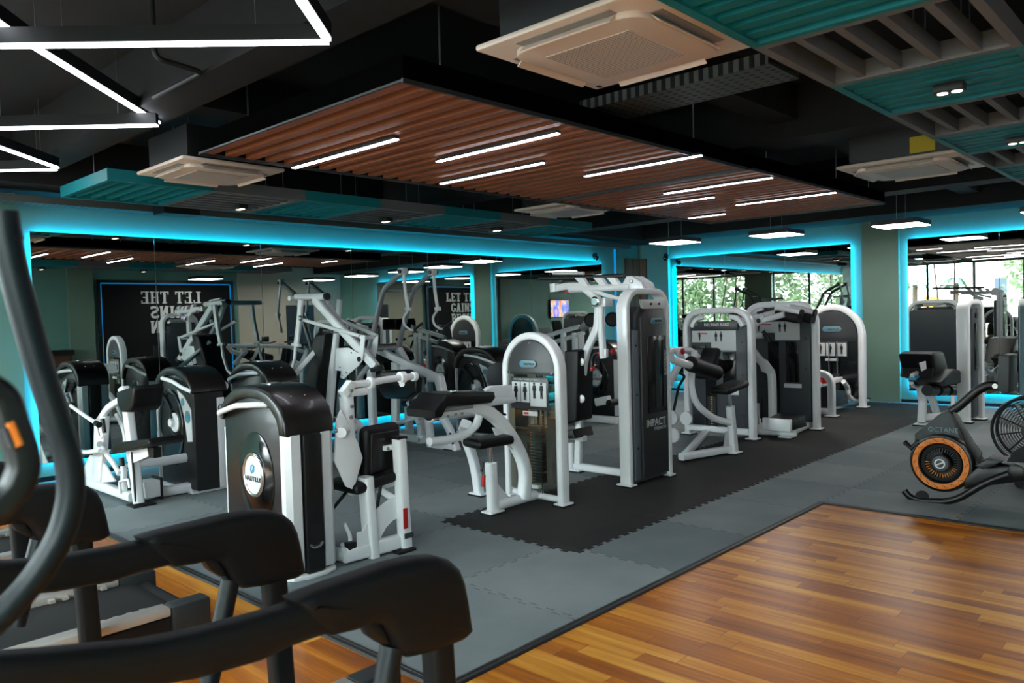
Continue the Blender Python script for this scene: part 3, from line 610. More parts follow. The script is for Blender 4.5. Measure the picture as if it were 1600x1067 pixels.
# ---------------------------------------------------------------- weight towers with domed shrouds
def swirl(c, right, up, r, parent, m=None, name='emblem'):
    c, right, up = V(c), V(right), V(up); mb = MB()
    for a0, a1, rr in ((30, 250, r), (210, 430, r * .62)):
        mb.tube([c + right * rr * math.cos(math.radians(a0 + (a1 - a0) * k / 14)) + up * rr * math.sin(math.radians(a0 + (a1 - a0) * k / 14)) for k in range(15)], (r * .3, .002), nrm=right.cross(up))
    mb.tube([c + right * r * .25 + up * r * .3, c - right * r * .1 - up * r * .35], (r * .25, .002), nrm=right.cross(up))
    return mb.build(name, m or M['blue_logo'], parent)
HW, HL = .165, .43
def tower(label):
    t = thing('weight_tower', label, 'weight machine tower', (0, 0, 0), 'domed black weight towers')
    top = [(-.37, 1.0), (-.33, 1.06), (-.25, 1.12), (-.12, 1.155), (.05, 1.16), (.2, 1.13), (.32, 1.06), (.40, .97)]
    side = [(-.40, .03), (.40, .03)] + top[::-1] + [(-.40, .9)]
    MB().plate([(0, y, z) for y, z in side], (2 * HW - .03, 0, 0), .018).build('shroud', M['gloss'], t)
    out = [(-.425, .90), (-.42, .98), (-.39, 1.06), (-.33, 1.115), (-.24, 1.165), (-.12, 1.195), (.05, 1.2), (.2, 1.175), (.32, 1.115), (.40, 1.035), (.425, .97)]
    inn = [(.40, .955), (.30, 1.05), (.18, 1.10), (.05, 1.12), (-.12, 1.115), (-.24, 1.07), (-.32, 1.0), (-.345, .94), (-.35, .90)]
    d = MB().plate([(0, y, z) for y, z in out + inn], (2 * HW + .035, 0, 0), .022, 3).build('dome', M['dome'], t)
    MB().box((-.05, -.05, 1.196), (.05, .07, 1.206), .003).build('top_clip', M['chrome'], d)
    mb = MB()
    for x, y, z in ((-.05, -.30, 1.135), (.05, -.30, 1.135)): mb.lathe((x, y, z), (0, -.5, .86), [(.008, 0), (.006, .006)], 10)
    mb.build('dome_screws', M['chrome'], d)
    for s in (-1, 1):
        pr = [(s * .062, -.412), (s * .078, -.432), (s * .14, -.428), (s * .172, -.40), (s * .176, -.36), (s * .10, -.36)]
        MB().plate([(x, y, .475) for x, y in pr], (0, 0, .86), .004).build('silver_panel', M['silver'], t)
    MB().box((-.064, -.452, .03), (.064, -.40, .905), .012).build('front_panel', M['black'], t)
    MB().box((-.045, -.30, .90), (.045, -.28, 1.1)).build('inner_guide', M['black'], t)
    mb = MB(); mb.lathe((0, -.450, .30), -Y_, [(.034, 0), (.034, .004), (.030, .006)], 20); mb.build('emblem', M['gloss'], t)
    MB().tube([(-.04, -.453, .21), (-.02, -.455, .195), (.02, -.455, .195), (.045, -.453, .215)], .010, .01, seg=8).build('notch_pull', M['chrome'], t)
    fl = [(-.18, .36), (.18, .36), (.185, -.36), (.15, -.43), (.07, -.462), (-.07, -.462), (-.15, -.43), (-.185, -.36)]
    MB().plate([(x, y, .015) for x, y in fl], (0, 0, .028), .006).build('base_flange', M['white'], t)
    # badge side (-x)
    def oval(c, ry, rz): return [(c[0], c[1] + ry * math.cos(a * math.pi / 18), c[2] + rz * math.sin(a * math.pi / 18)) for a in range(36)]
    b = MB().plate(oval((-.152, -.02, .60), .215, .30), (.012, 0, 0), .004).build('badge_recess', M['deep_gloss'], t)
    MB().tube(oval((-.163, .0, .62), .118, .135), .013, closed=True, nrm=X_).build('chrome_ring', M['chrome'], b)
    MB().plate(oval((-.162, .0, .62), .108, .125), (.012, 0, 0)).build('badge_disc', M['silver'], b)
    swirl((-.170, .0, .655), -Y_, Z_, .028, b); text('NAUTILUS', .043, (-.169, .0, .592), -Y_, Z_, M['ink'], 'lettering', b, .001, .0012, xs=1.05)
    # cam side (+x)
    b = MB().tube([(.150, -.10 + .25 * math.cos(a * math.pi / 20), .60 + .36 * math.sin(a * math.pi / 20)) for a in range(-8, 24)], (.05, .03), nrm=X_).build('cam_rim', M['deep_gloss'], t)
    MB().plate([(.150, -.10 + .24 * math.cos(a * math.pi / 14), .58 + .34 * math.sin(a * math.pi / 14)) for a in range(28)], (.008, 0, 0)).build('cam_recess', M['black'], t)
    cw = MB(); cw.lathe((.152, .0, .66), X_, [(.095, 0), (.095, .016), (.085, .022), (.04, .024), (.04, .06), (.032, .066)], 30); cw = cw.build('cam_wheel', M['silver'], t)
    MB().torus((.160, .0, .66), X_, .125, .012, 30, 8).build('chain_ring', M['plate'], cw)
    MB().tube([(.165, .0, .66), (.168, -.14, .84), (.168, -.27, .93)], (.05, .02), .05, nrm=X_).build('cam_arm', M['black'], t)
    pl = [(.06, .98), (.20, .93), (.35, .80), (.355, .50), (.25, .49), (.20, .72)]
    p_ = MB().plate([(.153, y, z) for y, z in pl], (.008, 0, 0), .002).build('instruction_plate', M['paper'], t)
    for y, z, r in ((.275, .73, .060), (.18, .87, .040)):
        q = MB(); q.lathe((.157, y, z), X_, [(r, 0), (r, .002)], 24); q.build('dial_print', M['badge'], p_)
        q = MB(); q.lathe((.159, y + .01, z), X_, [(r * .45, 0), (r * .45, .001)], 12); q.build('figure_print', M['blue_logo'], p_)
    MB().box((.154, -.385, .55), (.156, -.34, .73)).build('scale_sticker', M['paper'], t)
    # plain end (+y): silver edge panel with emblem
    MB().box((-.148, .398, .03), (-.075, .409, .90), .003).build('silver_panel', M['silver'], t); swirl((-.112, .411, .80), -X_, Z_, .028, t, M['ink'])
    for s in (-1, 1):
        MB().tube([(s * .16, -.20, 1.085), (s * .205, -.16, 1.09), (s * .215, .10, 1.07), (s * .215, .34, 1.01), (s * .17, .40, .98)], .019, .04).build('grab_handle', M['white'], t)
    return t
T0 = tower('black domed weight tower with round badge, nearest the camera'); T0.location = (2.665, 4.68, 0)
for (x, y, rz, l) in ((3.42, 7.60, math.pi, 'black domed weight tower with open cam side, behind the white row machine'), (4.22, 7.62, 0, 'black domed weight tower just right of the one behind the row machine'), (7.50, 7.58, math.pi, 'black domed weight tower with open cam side, behind the prone leg machine'),
                      (8.25, 7.66, 0, 'black domed weight tower partly hidden behind the arched leg machine'), (9.83, 7.32, 0, 'black domed weight tower with round badge, farthest along the left wall')):
    c = copy_tree(T0); c.location = (x, y, 0); c.rotation_euler.z = rz; c['label'] = l
# ---------------------------------------------------------------- machine built on the nearest tower (abdominal machine)
def bolts(mb_or_none, pts, d, parent, r=.012, name='bolt', m='steel', h=.008):
    for p in pts: q = MB(); q.lathe(V(p), V(d), [(r, -.004), (r, h * .6), (r * .7, h)], 12); q.build(name, M[m], parent)
t = thing('abdominal_machine', 'white seated abdominal machine with black pads attached to the nearest tower', 'exercise machine', (3.1, 4.35, 0))
A = lambda x, y, Y=4.30: K(x, y, 'Y', Y)
MB().tube([(3.385, 4.25, .0), (3.36, 4.25, .78)], (.085, .085), nrm=Y_).build('seat_post', M['white'], t)
MB().box((3.318, 4.207, .775), (3.404, 4.293, .795), .006).build('post_cap', M['black'], t)
MB().box((3.34, 4.199, .16), (3.375, 4.206, .30)).build('warning_label', M['red'], t); MB().box((3.345, 4.198, .09), (3.42, 4.206, .125)).build('serial_label', M['galv'], t)
pb = MB().pad((3.29, 4.385, .70), ((1, .12, 0), (-.12, 1, .08), (0, -.08, 1)), (.34, .10, .36), .048).build('back_pad', M['vinyl'], t)
MB().pad((3.30, 4.335, .69), ((1, .12, 0), (-.12, 1, .08), (0, -.08, 1)), (.27, .02, .28), .01).build('pad_shell', M['black'], pb)
MB().box((3.27, 4.285, .70), (3.455, 4.33, .735), .008).build('pad_bracket', M['white'], t); bolts(0, [(3.29, 4.285, .717), (3.44, 4.285, .717)], -Y_, t)
MB().pad((3.17, 4.42, .50), ((1, 0, .12), Y_, (-.12, 0, 1)), (.36, .34, .075), .034).build('seat_pad', M['vinyl'], t)
MB().tube([(3.02, 4.36, .455), (3.20, 4.36, .45), (3.50, 4.36, .455)], (.045, .05), nrm=Y_).tube([(3.22, 4.32, .44), (3.33, 4.29, .36)], (.05, .05), nrm=Y_).build('seat_bracket', M['white'], t)
MB().tube([(3.20, 4.32, .33), (3.20, 4.32, .25), (3.27, 4.32, .20)], .008, .03).build('adjust_rod', M['white'], t)
g = [(3.02, .02), (3.35, .02), (3.35, .30)] + [(3.35 - .16 + .0 + .16 * math.cos(math.radians(a)) * 0, 0) for a in ()]
gus = [(3.00, .10), (3.00, .20)] + [(3.36 - .36 * math.cos(math.radians(a)), .02 + .36 * math.sin(math.radians(a))) for a in (30, 45, 60, 75, 88)] + [(3.36 - .19 * math.cos(math.radians(a)), .04 + .19 * math.sin(math.radians(a))) for a in (88, 70, 50, 30, 5)]
MB().plate([(x, 4.27, z) for x, z in gus], (0, .012, 0)).build('quadrant_plate', M['white'], t)
MB().tube([(2.92, 4.31, .06), (3.40, 4.27, .06)], (.10, .08), nrm=Y_).tube([(2.86, 4.62, .05), (2.96, 4.31, .05)], (.08, .07), nrm=X_).build('base_tube', M['white'], t)
MB().box((3.27, 4.17, .0), (3.42, 4.30, .02), .006).build('foot_plate', M['rubber'], t)
MB().tube([A(582, 880), A(571, 745)], (.075, .11), nrm=Y_).build('arm_column', M['white'], t)
MB().plate([A(525, 655), A(532, 640), A(540, 655), A(558, 690), A(566, 715), A(552, 765), A(540, 760), A(522, 720)], (0, .016, 0), .004).build('pivot_plate', M['white'], t)
MB().plate([A(*p, 4.42) for p in ((555, 653), (563, 657), (580, 685), (590, 718), (584, 742), (574, 742), (560, 700))], (0, .016, 0), .004).build('pivot_plate', M['white'], t)
MB().tube([A(545, 700, 4.36), A(541, 620, 4.36)], (.075, .09), nrm=Y_).build('arm_post', M['white'], t)
MB().cyl(A(533, 676, 4.26), A(557, 664, 4.50), .035).build('pivot_shaft', M['white'], t)
bolts(0, [A(526, 673, 4.285), A(549, 652, 4.31), A(550, 635, 4.31), A(549, 610, 4.31)], -Y_, t, .013)
MB().plate([A(531, 612, 4.36), A(545, 594, 4.36), A(553, 598, 4.36), A(551, 606, 4.36), A(538, 622, 4.36)], (0, .06, 0), .006).build('head_bracket', M['white'], t)
MB().cyl(A(548, 614, 4.36), A(572, 611, 4.36), .026).build('lower_roller', M['white'], t)
hb = MB().tube([A(550, 601, 4.36), A(578, 598, 4.36), A(603, 593, 4.36), A(626, 590, 4.36), A(647, 588, 4.36)], .024, .03).build('handle_bar', M['white'], t)
for a, b, r in (((576, 598.5), (581, 598), .042), ((624, 590), (632, 589), .042), ((644, 588.5), (650, 588), .034)): MB().cyl(A(*a, 4.36), A(*b, 4.36), r, bev=.004).build('collar', M['white'], hb)
MB().cyl(A(628, 600, 4.34), A(628, 600, 4.36), .02).build('lug', M['white'], hb)
MB().tube([A(604, 738, 4.30), A(596, 752, 4.30), A(588, 800, 4.30), A(590, 862, 4.30)], .012, .03).build('cable', M['cable'], t)
MB().box((2.93, 4.27, .02), (3.0, 4.33, .14), .01).build('strap_clamp', M['black'], t)
MB().tube([A(534, 850, 4.33), A(545, 862, 4.33), A(548, 838, 4.33), A(538, 818, 4.33)], .014, .03).build('strap', M['white'], t)
MB().tube([A(520, 795, 4.40), A(544, 765, 4.40)], .012).build('gas_strut', M['black'], t)

# ---------------------------------------------------------------- seated row machine at far left
t = thing('seated_row_machine', 'white seated row machine with black chest pad and curved arms, far left', 'exercise machine', (2.75, 7.7, 0))
R_ = lambda x, y, X=2.72: K(x, y, 'X', X)
MB().tube([R_(217, 786), R_(200, 640), R_(193, 606)], (.10, .08), nrm=X_).build('main_post', M['white'], t)
MB().box((2.66, 7.12, 0), (2.86, 7.30, .015), .004).build('foot_plate', M['rubber'], t)
MB().plate([R_(204, 610), R_(232, 601), (R_(234, 607)), R_(231, 634), R_(226, 642), R_(212, 642), R_(206, 630)], (.26, 0, 0), .03, 3).build('chest_pad', M['vinyl'], t)
MB().plate([R_(200, 694), R_(208, 688), R_(259, 682), R_(263, 688), R_(258, 694), R_(205, 704), R_(200, 702)], (.30, 0, 0), .016, 3).build('seat_pad', M['vinyl'], t)
MB().plate([R_(203, 705), R_(236, 699), R_(238, 712), R_(215, 722), R_(204, 720)], (.07, 0, 0), .004).build('seat_carriage', M['white'], t); MB().box(R_(240, 716, 2.69), R_(234, 694, 2.76), .004).build('seat_stop', M['black'], t)
MB().tube([R_(212, 784, 2.685), R_(206, 706, 2.685)], (.03, .012), nrm=X_).build('slot_scale', M['black'], t)
MB().tube([R_(152, 662), R_(170, 636), R_(193, 622)], (.06, .055), .05, nrm=X_).build('upper_beam', M['white'], t)
MB().plate([R_(151, 655), R_(168, 650), R_(165, 700), R_(160, 752), R_(147, 752), R_(150, 700)], (.05, 0, 0), .006).build('arm_column', M['white'], t)
MB().plate([R_(124, 748), R_(141, 711), R_(146, 711), R_(147, 750)], (.012, 0, 0)).plate([R_(152, 708), R_(168, 730), R_(181, 752), R_(154, 754)], (.014, 0, 0)).build('gusset_plate', M['white'], t)
MB().tube([R_(105, 640, 2.6), R_(110, 680, 2.6), R_(118, 703, 2.6), R_(130, 707, 2.6), R_(157, 704, 2.6)], .022, .07).build('curved_arm', M['white'], t)
MB().tube([R_(168, 706, 2.86), R_(185, 702, 2.86), R_(197, 692, 2.86), R_(194, 670, 2.86), R_(182, 648, 2.86)], .022, .07).build('curved_arm', M['white'], t)
MB().tube([R_(111, 634, 2.6), R_(135, 651, 2.6), R_(152, 662, 2.6)], .019).build('push_rod', M['white'], t); MB().cyl(R_(150, 661, 2.58), R_(155, 664, 2.58), .026).build('rod_cap', M['black'], t)
MB().tube([R_(151, 666, 2.62), R_(154, 682, 2.62), R_(159, 684, 2.62), R_(163, 678, 2.62)], .014, .03).build('handle_hook', M['white'], t); MB().cyl(R_(163, 676, 2.62), R_(160, 654, 2.62), .019).build('handle_grip', M['black'], t)
MB().tube([R_(92, 624, 2.6), R_(104, 619, 2.6), R_(110, 616, 2.6)], .018).build('handle_grip', M['black'], t)
MB().cyl(R_(104, 640, 2.58), R_(107, 632, 2.58), .03).tube([R_(104, 615, 2.6), R_(110, 634, 2.6)], .02).tube([R_(109, 613, 2.6), R_(114, 628, 2.6)], .014).build('handle_joint', M['steel'], t)
MB().tube([R_(174, 629, 2.86), R_(182, 626, 2.86)], .022).build('handle_joint', M['steel'], t)
MB().tube([R_(156, 695, 2.66), R_(178, 725, 2.66), R_(186, 740, 2.66)], (.05, .03), nrm=X_).build('swing_lever', M['white'], t); MB().cyl(R_(156, 694, 2.64), R_(156, 694, 2.68), .028).build('lever_pin', M['steel'], t)
MB().tube([R_(190, 715, 2.66), R_(191, 728, 2.66)], .022).build('adjust_knob', M['black'], t); MB().tube([R_(193, 726, 2.7), R_(194, 770, 2.7)], (.05, .05), nrm=X_).build('knob_post', M['white'], t)
MB().tube([R_(188, 772, 2.66), R_(186, 752, 2.66), R_(200, 749, 2.66), R_(202, 762, 2.66)], .01, .02).build('foot_loop', M['white'], t)
MB().tube([(2.72, 7.28, .07), (2.72, 8.65, .07)], (.08, .09), nrm=X_).build('base_rail', M['white'], t)
MB().box((2.62, 8.55, 0), (2.82, 8.70, .02), .004).build('foot_plate', M['rubber'], t)
MB().cyl((2.75, 7.42, .33), (3.33, 7.42, .33), .043).build('cross_tube', M['white'], t); fl_ = MB(); fl_.lathe((3.29, 7.42, .33), X_, [(.085, 0), (.085, .02), (.05, .03)], 24); fl_.build('tube_flange', M['white'], t)
MB().tube([(2.76, 7.38, .05), (3.33, 7.38, .05)], (.11, .09), nrm=Z_).plate([(3.30, 7.30, .0), (3.30, 7.30, .2), (3.32, 7.50, .25), (3.32, 7.50, .0)], (.012, 0, 0)).build('link_beam', M['white'], t)
for k in range(4): MB().box((2.80, 7.20 + k * .045, .05), (2.93, 7.235 + k * .045, .20), .004).build('foot_rest_slat', M['paper'], t)
MB().box((2.93, 7.20, .02), (2.955, 7.40, .22), .004).build('foot_rest', M['black'], t)

# ---------------------------------------------------------------- overhead press (white lever frame), plane X = 5.05
t = thing('shoulder_press_machine', 'tall white lever press with reclined black back pad and hanging side arms', 'exercise machine', (5.05, 7.8, 0))
Q = lambda x, y, X=5.05: K(x, y, 'X', X)
MB().cyl(Q(462, 464), Q(511, 463), .038).build('top_shaft', M['white'], t)
for a in ((460, 464), (463, 464)), : MB().cyl(Q(*a[0]), Q(*a[1]), .04).build('shaft_cap', M['black'], t)
MB().cyl(Q(509, 463), Q(512, 463), .04).build('shaft_cap', M['black'], t)
for X in (4.98, 5.52):
    j = V((X - 4.98, 0, 0)); g_ = lambda *p: Q(*p, 4.98) + j
    h = MB().tube([g_(470, 468), g_(468, 500), g_(463, 539)], (.075, .045), nrm=X_).build('hanging_arm', M['white'], t)
    MB().tube([g_(462, 538), g_(460.5, 560), g_(454, 584), g_(446, 590)], .019, .04).build('handle_tube', M['white'], h); MB().tube([g_(457, 538), g_(469, 540)], .02).build('handle_clamp', M['silver'], h)
MB().cyl((4.96, 8.27, 1.89), (5.54, 8.27, 1.89), .03).build('arm_spreader', M['white'], t)
bolts(0, [Q(470, 497, 4.95)], -X_, t, .03, 'arm_bearing', 'steel', .03)
MB().tube([Q(492, 467), Q(530, 510), Q(562, 545), Q(588, 574)], (.10, .07), nrm=X_).build('main_beam', M['white'], t)
MB().tube([Q(583, 578), Q(594, 574)], (.05, .08), nrm=X_).build('beam_cap', M['black'], t)
MB().tube([Q(508, 466, 5.2), Q(522, 493, 5.2), Q(545, 525, 5.2)], (.07, .06), nrm=X_).build('second_beam', M['white'], t)
MB().tube([Q(472, 499, 5.0), Q(516, 512, 5.0), Q(563, 525, 5.0)], .021).build('link_rod', M['white'], t); MB().tube([Q(524, 496, 5.35), Q(558, 511, 5.35), Q(589, 525, 5.35)], .022).build('link_rod', M['white'], t)
MB().cyl(Q(564, 527, 5.0), Q(589, 527, 5.3), .02).build('link_cross_bar', M['white'], t)
MB().plate([Q(526, 544, 4.99), Q(545, 543, 4.99), Q(561, 552, 4.99), Q(565, 523, 4.99), Q(571, 524, 4.99), Q(567, 562, 4.99), Q(562, 570, 4.99), Q(537, 592, 4.99), Q(532, 590, 4.99), Q(534, 580, 4.99), Q(524, 578, 4.99)], (.014, 0, 0), .004).build('pivot_plate', M['white'], t)
MB().plate([Q(580, 562, 5.25), Q(585, 566, 5.25), Q(590, 540, 5.25), Q(591, 525, 5.25), Q(585, 527, 5.25), Q(576, 555, 5.25)], (.014, 0, 0), .004).build('pivot_plate', M['white'], t)
bolts(0, [Q(561, 561, 4.975)], -X_, t, .028, 'pivot_boss', 'black', .015); bolts(0, [Q(549, 551, 4.98), Q(531, 574, 4.98), Q(541, 582, 4.98), Q(535, 587, 4.98)], -X_, t, .009)
MB().tube([Q(524, 520), Q(518, 600), Q(511, 690), (5.05, Q(511, 690).y, 0)], (.10, .07), nrm=X_).build('seat_post', M['white'], t)
bp = [Q(508, 522, 5.05), Q(514, 519.5, 5.05), Q(525, 520, 5.05), Q(520, 560, 5.05), Q(512, 612, 5.05), Q(509, 650, 5.05), Q(484, 650, 5.05), Q(487, 612, 5.05), Q(498, 560, 5.05)]
MB().plate(bp, (.30, 0, 0), .035, 3).build('back_pad', M['vinyl'], t)
MB().pad((5.05, 7.98, .52), (X_, (0, 1, .06), Z_), (.34, .44, .08), .035).build('seat_pad', M['vinyl'], t); MB().tube([(5.05, 8.0, .48), (5.05, 8.0, 0)], (.08, .08), nrm=X_).build('seat_support', M['white'], t)
MB().tube([(5.05, 7.0, .05), (5.05, 8.5, .05)], (.09, .09), nrm=X_).tube([(4.75, 8.45, .05), (5.35, 8.45, .05)], (.09, .09), nrm=Y_).build('base_rail', M['white'], t)
MB().tube([(5.05, 7.72, 1.36), (4.60, 7.66, 1.0)], (.06, .05)).tube([(4.42, 7.62, .35), (5.02, 7.62, .05)], (.06, .05)).build('tower_link', M['white'], t)
MB().tube([Q(560, 592, 5.1), Q(584, 560, 5.1)], .03).build('counterweight_strut', M['grey_tube'], t)

# ---------------------------------------------------------------- lat pulldown with raised arms, X 6.2..6.7
t = thing('lat_pulldown_machine', 'white lat pulldown with two tall silver arms and hanging hook handles', 'exercise machine', (6.45, 8.0, 0))
for k, (X, pts, hk) in enumerate(((6.22, ((592, 545), (600, 508), (610, 452), (627, 424)), ((629, 428), (633, 455), (637, 482))), (6.71, ((618, 558), (640, 500), (660, 450), (677, 424)), ((681, 428), (684, 455), (686, 482))))):
    p = [K(a, b, 'X', X) for a, b in pts]
    arm = MB().tube([(X, 8.47, 1.15), (X, 8.08, 2.0), (X, 7.70, 2.19)], .034, .10).build('pull_arm', M['grey_tube'], t)
    MB().box((X - .05, 7.64, 2.16), (X + .05, 7.73, 2.25), .012).build('end_bracket', M['silver'], arm)
    MB().cyl((X - .07, 7.67, 2.20), (X + .07, 7.67, 2.20), .026).build('end_axle', M['black'], arm)
    hb_ = MB().tube([(X, 7.66, 2.18), (X - .02, 7.62, 1.95), (X - .02, 7.58, 1.74)], .021).build('hanger_tube', M['white'], t)
    MB().box((X - .05, 7.54, 1.70), (X + .01, 7.61, 1.75), .006).build('hanger_block', M['white'], hb_)
    hp = [(X - .02, 7.59, 1.70), (X - .04, 7.66, 1.62), (X - .02, 7.66, 1.52), (X + .03, 7.59, 1.46), (X + .05, 7.55, 1.47)]
    MB().tube(hp, .015, .05).build('hook', M['white'], hb_); MB().cyl((X + .045, 7.555, 1.465), (X + .10, 7.45, 1.55), .017).build('hook_grip', M['black'], hb_)
MB().tube([(6.22, 8.09, 1.98), (6.71, 8.09, 1.98)], .022).build('arm_cross_tube', M['grey_tube'], t); MB().tube([(6.22, 8.44, 1.22), (6.71, 8.44, 1.22)], .04).build('arm_axle', M['grey_tube'], t)
B_ = lambda x, y, X=6.47: K(x, y, 'X', X)
MB().tube([B_(592, 547), B_(625, 563), B_(676, 587), B_(684, 592), B_(690, 612)], (.10, .08), .04, nrm=X_).build('main_beam', M['white'], t)
MB().tube([B_(672, 590), B_(687, 590), B_(694, 622)], (.11, .10), .02, nrm=X_).build('beam_foot', M['white'], t)
MB().tube([B_(618, 566), B_(618, 640), (6.47, B_(618, 690).y, 0)], (.12, .08), nrm=X_).build('front_post', M['white'], t); MB().plate([B_(626, 570), B_(645, 578), B_(634, 592), B_(628, 610)], (.02, 0, 0)).build('gusset_plate', M['white'], t)
MB().tube([(6.15, 8.31, .0), (6.15, 8.31, 1.0), (6.2, 8.42, 1.2)], (.10, .10), .08, nrm=X_).build('rear_post', M['white'], t); MB().tube([(6.75, 8.31, .0), (6.75, 8.31, 1.0), (6.70, 8.42, 1.2)], (.10, .10), .08, nrm=X_).build('rear_post', M['white'], t)
tp = MB().plate([B_(592, 588, 6.1), B_(600, 579, 6.1), B_(640, 577, 6.1), B_(656, 590, 6.1), B_(655, 612, 6.1), B_(640, 624, 6.1), B_(606, 622, 6.1), B_(596, 608, 6.1)], (.12, 0, 0), .035, 3).build('thigh_pad', M['dome'], t)
MB().tube([B_(637, 628, 6.3), B_(654, 662, 6.3)], (.05, .04), nrm=X_).tube([B_(620, 662, 6.3), B_(656, 650, 6.3)], (.05, .05), nrm=X_).build('pad_strut', M['white'], t)
MB().pad((6.47, 7.72, .52), (X_, Y_, Z_), (.36, .40, .08), .035).build('seat_pad', M['vinyl'], t); MB().tube([(6.47, 7.72, .48), (6.47, 7.72, 0)], (.09, .09), nrm=X_).build('seat_support', M['white'], t)
MB().tube([(6.47, 7.45, .05), (6.47, 8.75, .05)], (.10, .09), nrm=X_).tube([(6.1, 8.31, .05), (6.8, 8.31, .05)], (.10, .09), nrm=Y_).build('base_rail', M['white'], t)
# ---------------------------------------------------------------- seat frame of the machine beside the cam-sided tower, X about 6.9
t = thing('seated_leg_machine', 'low white seat frame with slotted post in front of the cam-sided tower', 'exercise machine', (6.7, 7.0, 0))
S_ = lambda x, y, X=6.35: K(x, y, 'X', X)
MB().tube([S_(714, 704), S_(703, 672), S_(694, 655)], (.09, .09), nrm=X_).build('slotted_post', M['white'], t); MB().tube([S_(708, 694, 6.30), S_(703, 676, 6.30)], (.03, .012), nrm=X_).build('slot_scale', M['black'], t)
MB().plate([S_(678, 687), S_(703, 684), S_(714, 700), S_(717, 705), S_(695, 704), S_(680, 700)], (.10, 0, 0), .01).build('base_beam', M['white'], t)
MB().box((6.28, 6.95, 0), (6.42, 7.10, .012)).build('foot_plate', M['rubber'], t)
MB().tube([S_(668, 640), S_(672, 680), S_(673, 700)], (.10, .08), nrm=X_).build('rear_post', M['white'], t)
MB().pad((6.55, 7.15, .55), (X_, (0, 1, .05), Z_), (.36, .46, .08), .035).build('seat_pad', M['vinyl'], t)
MB().cyl((6.40, 7.25, .36), (7.33, 7.25, .36), .045).build('cross_tube', M['white'], t); MB().box((6.45, 7.02, .46), (6.9, 7.10, .52), .01).build('footrest_arm', M['silver'], t)
fr = MB(); fr.lathe((7.20, 7.02, .85), (-.6, -.8, 0), [(.16, 0), (.16, .03), (.02, .05)], 30); fr.build('guard_disc', M['slate'], t)
# ---------------------------------------------------------------- lever machine in the far corner
t = thing('lever_row_machine', 'grey-white lever machine with dark roller pads near the far corner', 'exercise machine', (9.2, 7.6, 0))
L_ = lambda x, y, X=9.2: K(x, y, 'X', X)
MB().tube([L_(846, 527), L_(880, 517), L_(905, 510)], .035).tube([L_(862, 536), L_(912, 520)], .035).build('lever_arms', M['white'], t)
MB().plate([L_(905, 512), L_(915, 500), L_(925, 494), L_(928, 506), L_(912, 518)], (.06, 0, 0), .01).build('lever_plate', M['grey_tube'], t)
for x, y in ((924, 500), (957, 499)): MB().cyl(L_(x, y, 9.0), L_(x, y, 9.3), .105, bev=.02).build('roller_pad', M['vinyl'], t)
MB().plate([L_(934, 495), L_(950, 495), L_(953, 500), L_(950, 505), L_(934, 505)], (.03, 0, 0)).build('end_plate', M['silver'], t)
for x in (880, 898, 908): MB().tube([L_(x, 520), L_(x + 1, 560), (9.2, L_(x, 600).y, 0)], (.08, .07), nrm=X_).build('upright', M['white'], t)
MB().tube([(9.2, 6.6, .05), (9.2, 8.3, .05)], (.1, .09), nrm=X_).build('base_rail', M['white'], t)
MB().tube([(9.2, 6.72, .35), (9.2, 6.95, .30)], (.12, .1), nrm=X_).build('footrest', M['white'], t); MB().cyl((9.1, 6.66, .31), (9.3, 6.66, .31), .05).build('foot_roller', M['vinyl'], t)
# ---------------------------------------------------------------- arched weight frames on the black mat
def arch(p, q, h, r, prof, name, parent, top_n=8):
    """inverted U between floor points p and q"""
    p, q = V(p), V(q); d = (q - p).normalized(); n = d.cross(Z_)
    pts = [p + Z_ * .02] + [p + Z_ * (h - r)] + [p + d * (r - r * math.cos(a)) + Z_ * (h - r + r * math.sin(a)) for a in [math.pi / 2 * k / top_n for k in range(1, top_n)]]
    pts += [p + d * r + Z_ * h] + [q - d * r + Z_ * h] + [q - d * (r - r * math.cos(a)) + Z_ * (h - r + r * math.sin(a)) for a in [math.pi / 2 * k / top_n for k in range(top_n - 1, 0, -1)]] + [q + Z_ * (h - r), q + Z_ * .02]
    return MB().tube(pts, prof, nrm=n).build(name, M['white'], parent)
def foot(p, parent, a=.11, b=.16):
    p = V(p); f = MB().box((p.x - a / 2, p.y - b / 2, .014), (p.x + a / 2, p.y + b / 2, .030), .006).build('foot_plate', M['white'], parent)
    MB().box((p.x - a / 2 - .006, p.y - b / 2 - .006, .004), (p.x + a / 2 + .006, p.y + b / 2 + .006, .014)).build('rubber_foot', M['rubber'], f)
def body_icon(c, right, h, parent):
    c, right = V(c), V(right); mb = MB(); n = right.cross(Z_)
    mb.lathe(c + Z_ * h * .42, n, [(h * .08, 0), (h * .08, .002)], 12)
    mb.plate([c + right * a * h + Z_ * b * h for a, b in ((-.11, .32), (.11, .32), (.16, .0), (.11, -.02), (.09, .18), (.09, -.48), (.02, -.48), (0, -.1), (-.02, -.48), (-.09, -.48), (-.09, .18), (-.11, -.02), (-.16, .0))], n * .002)
    return mb.build('figure_print', M['ink'], parent)
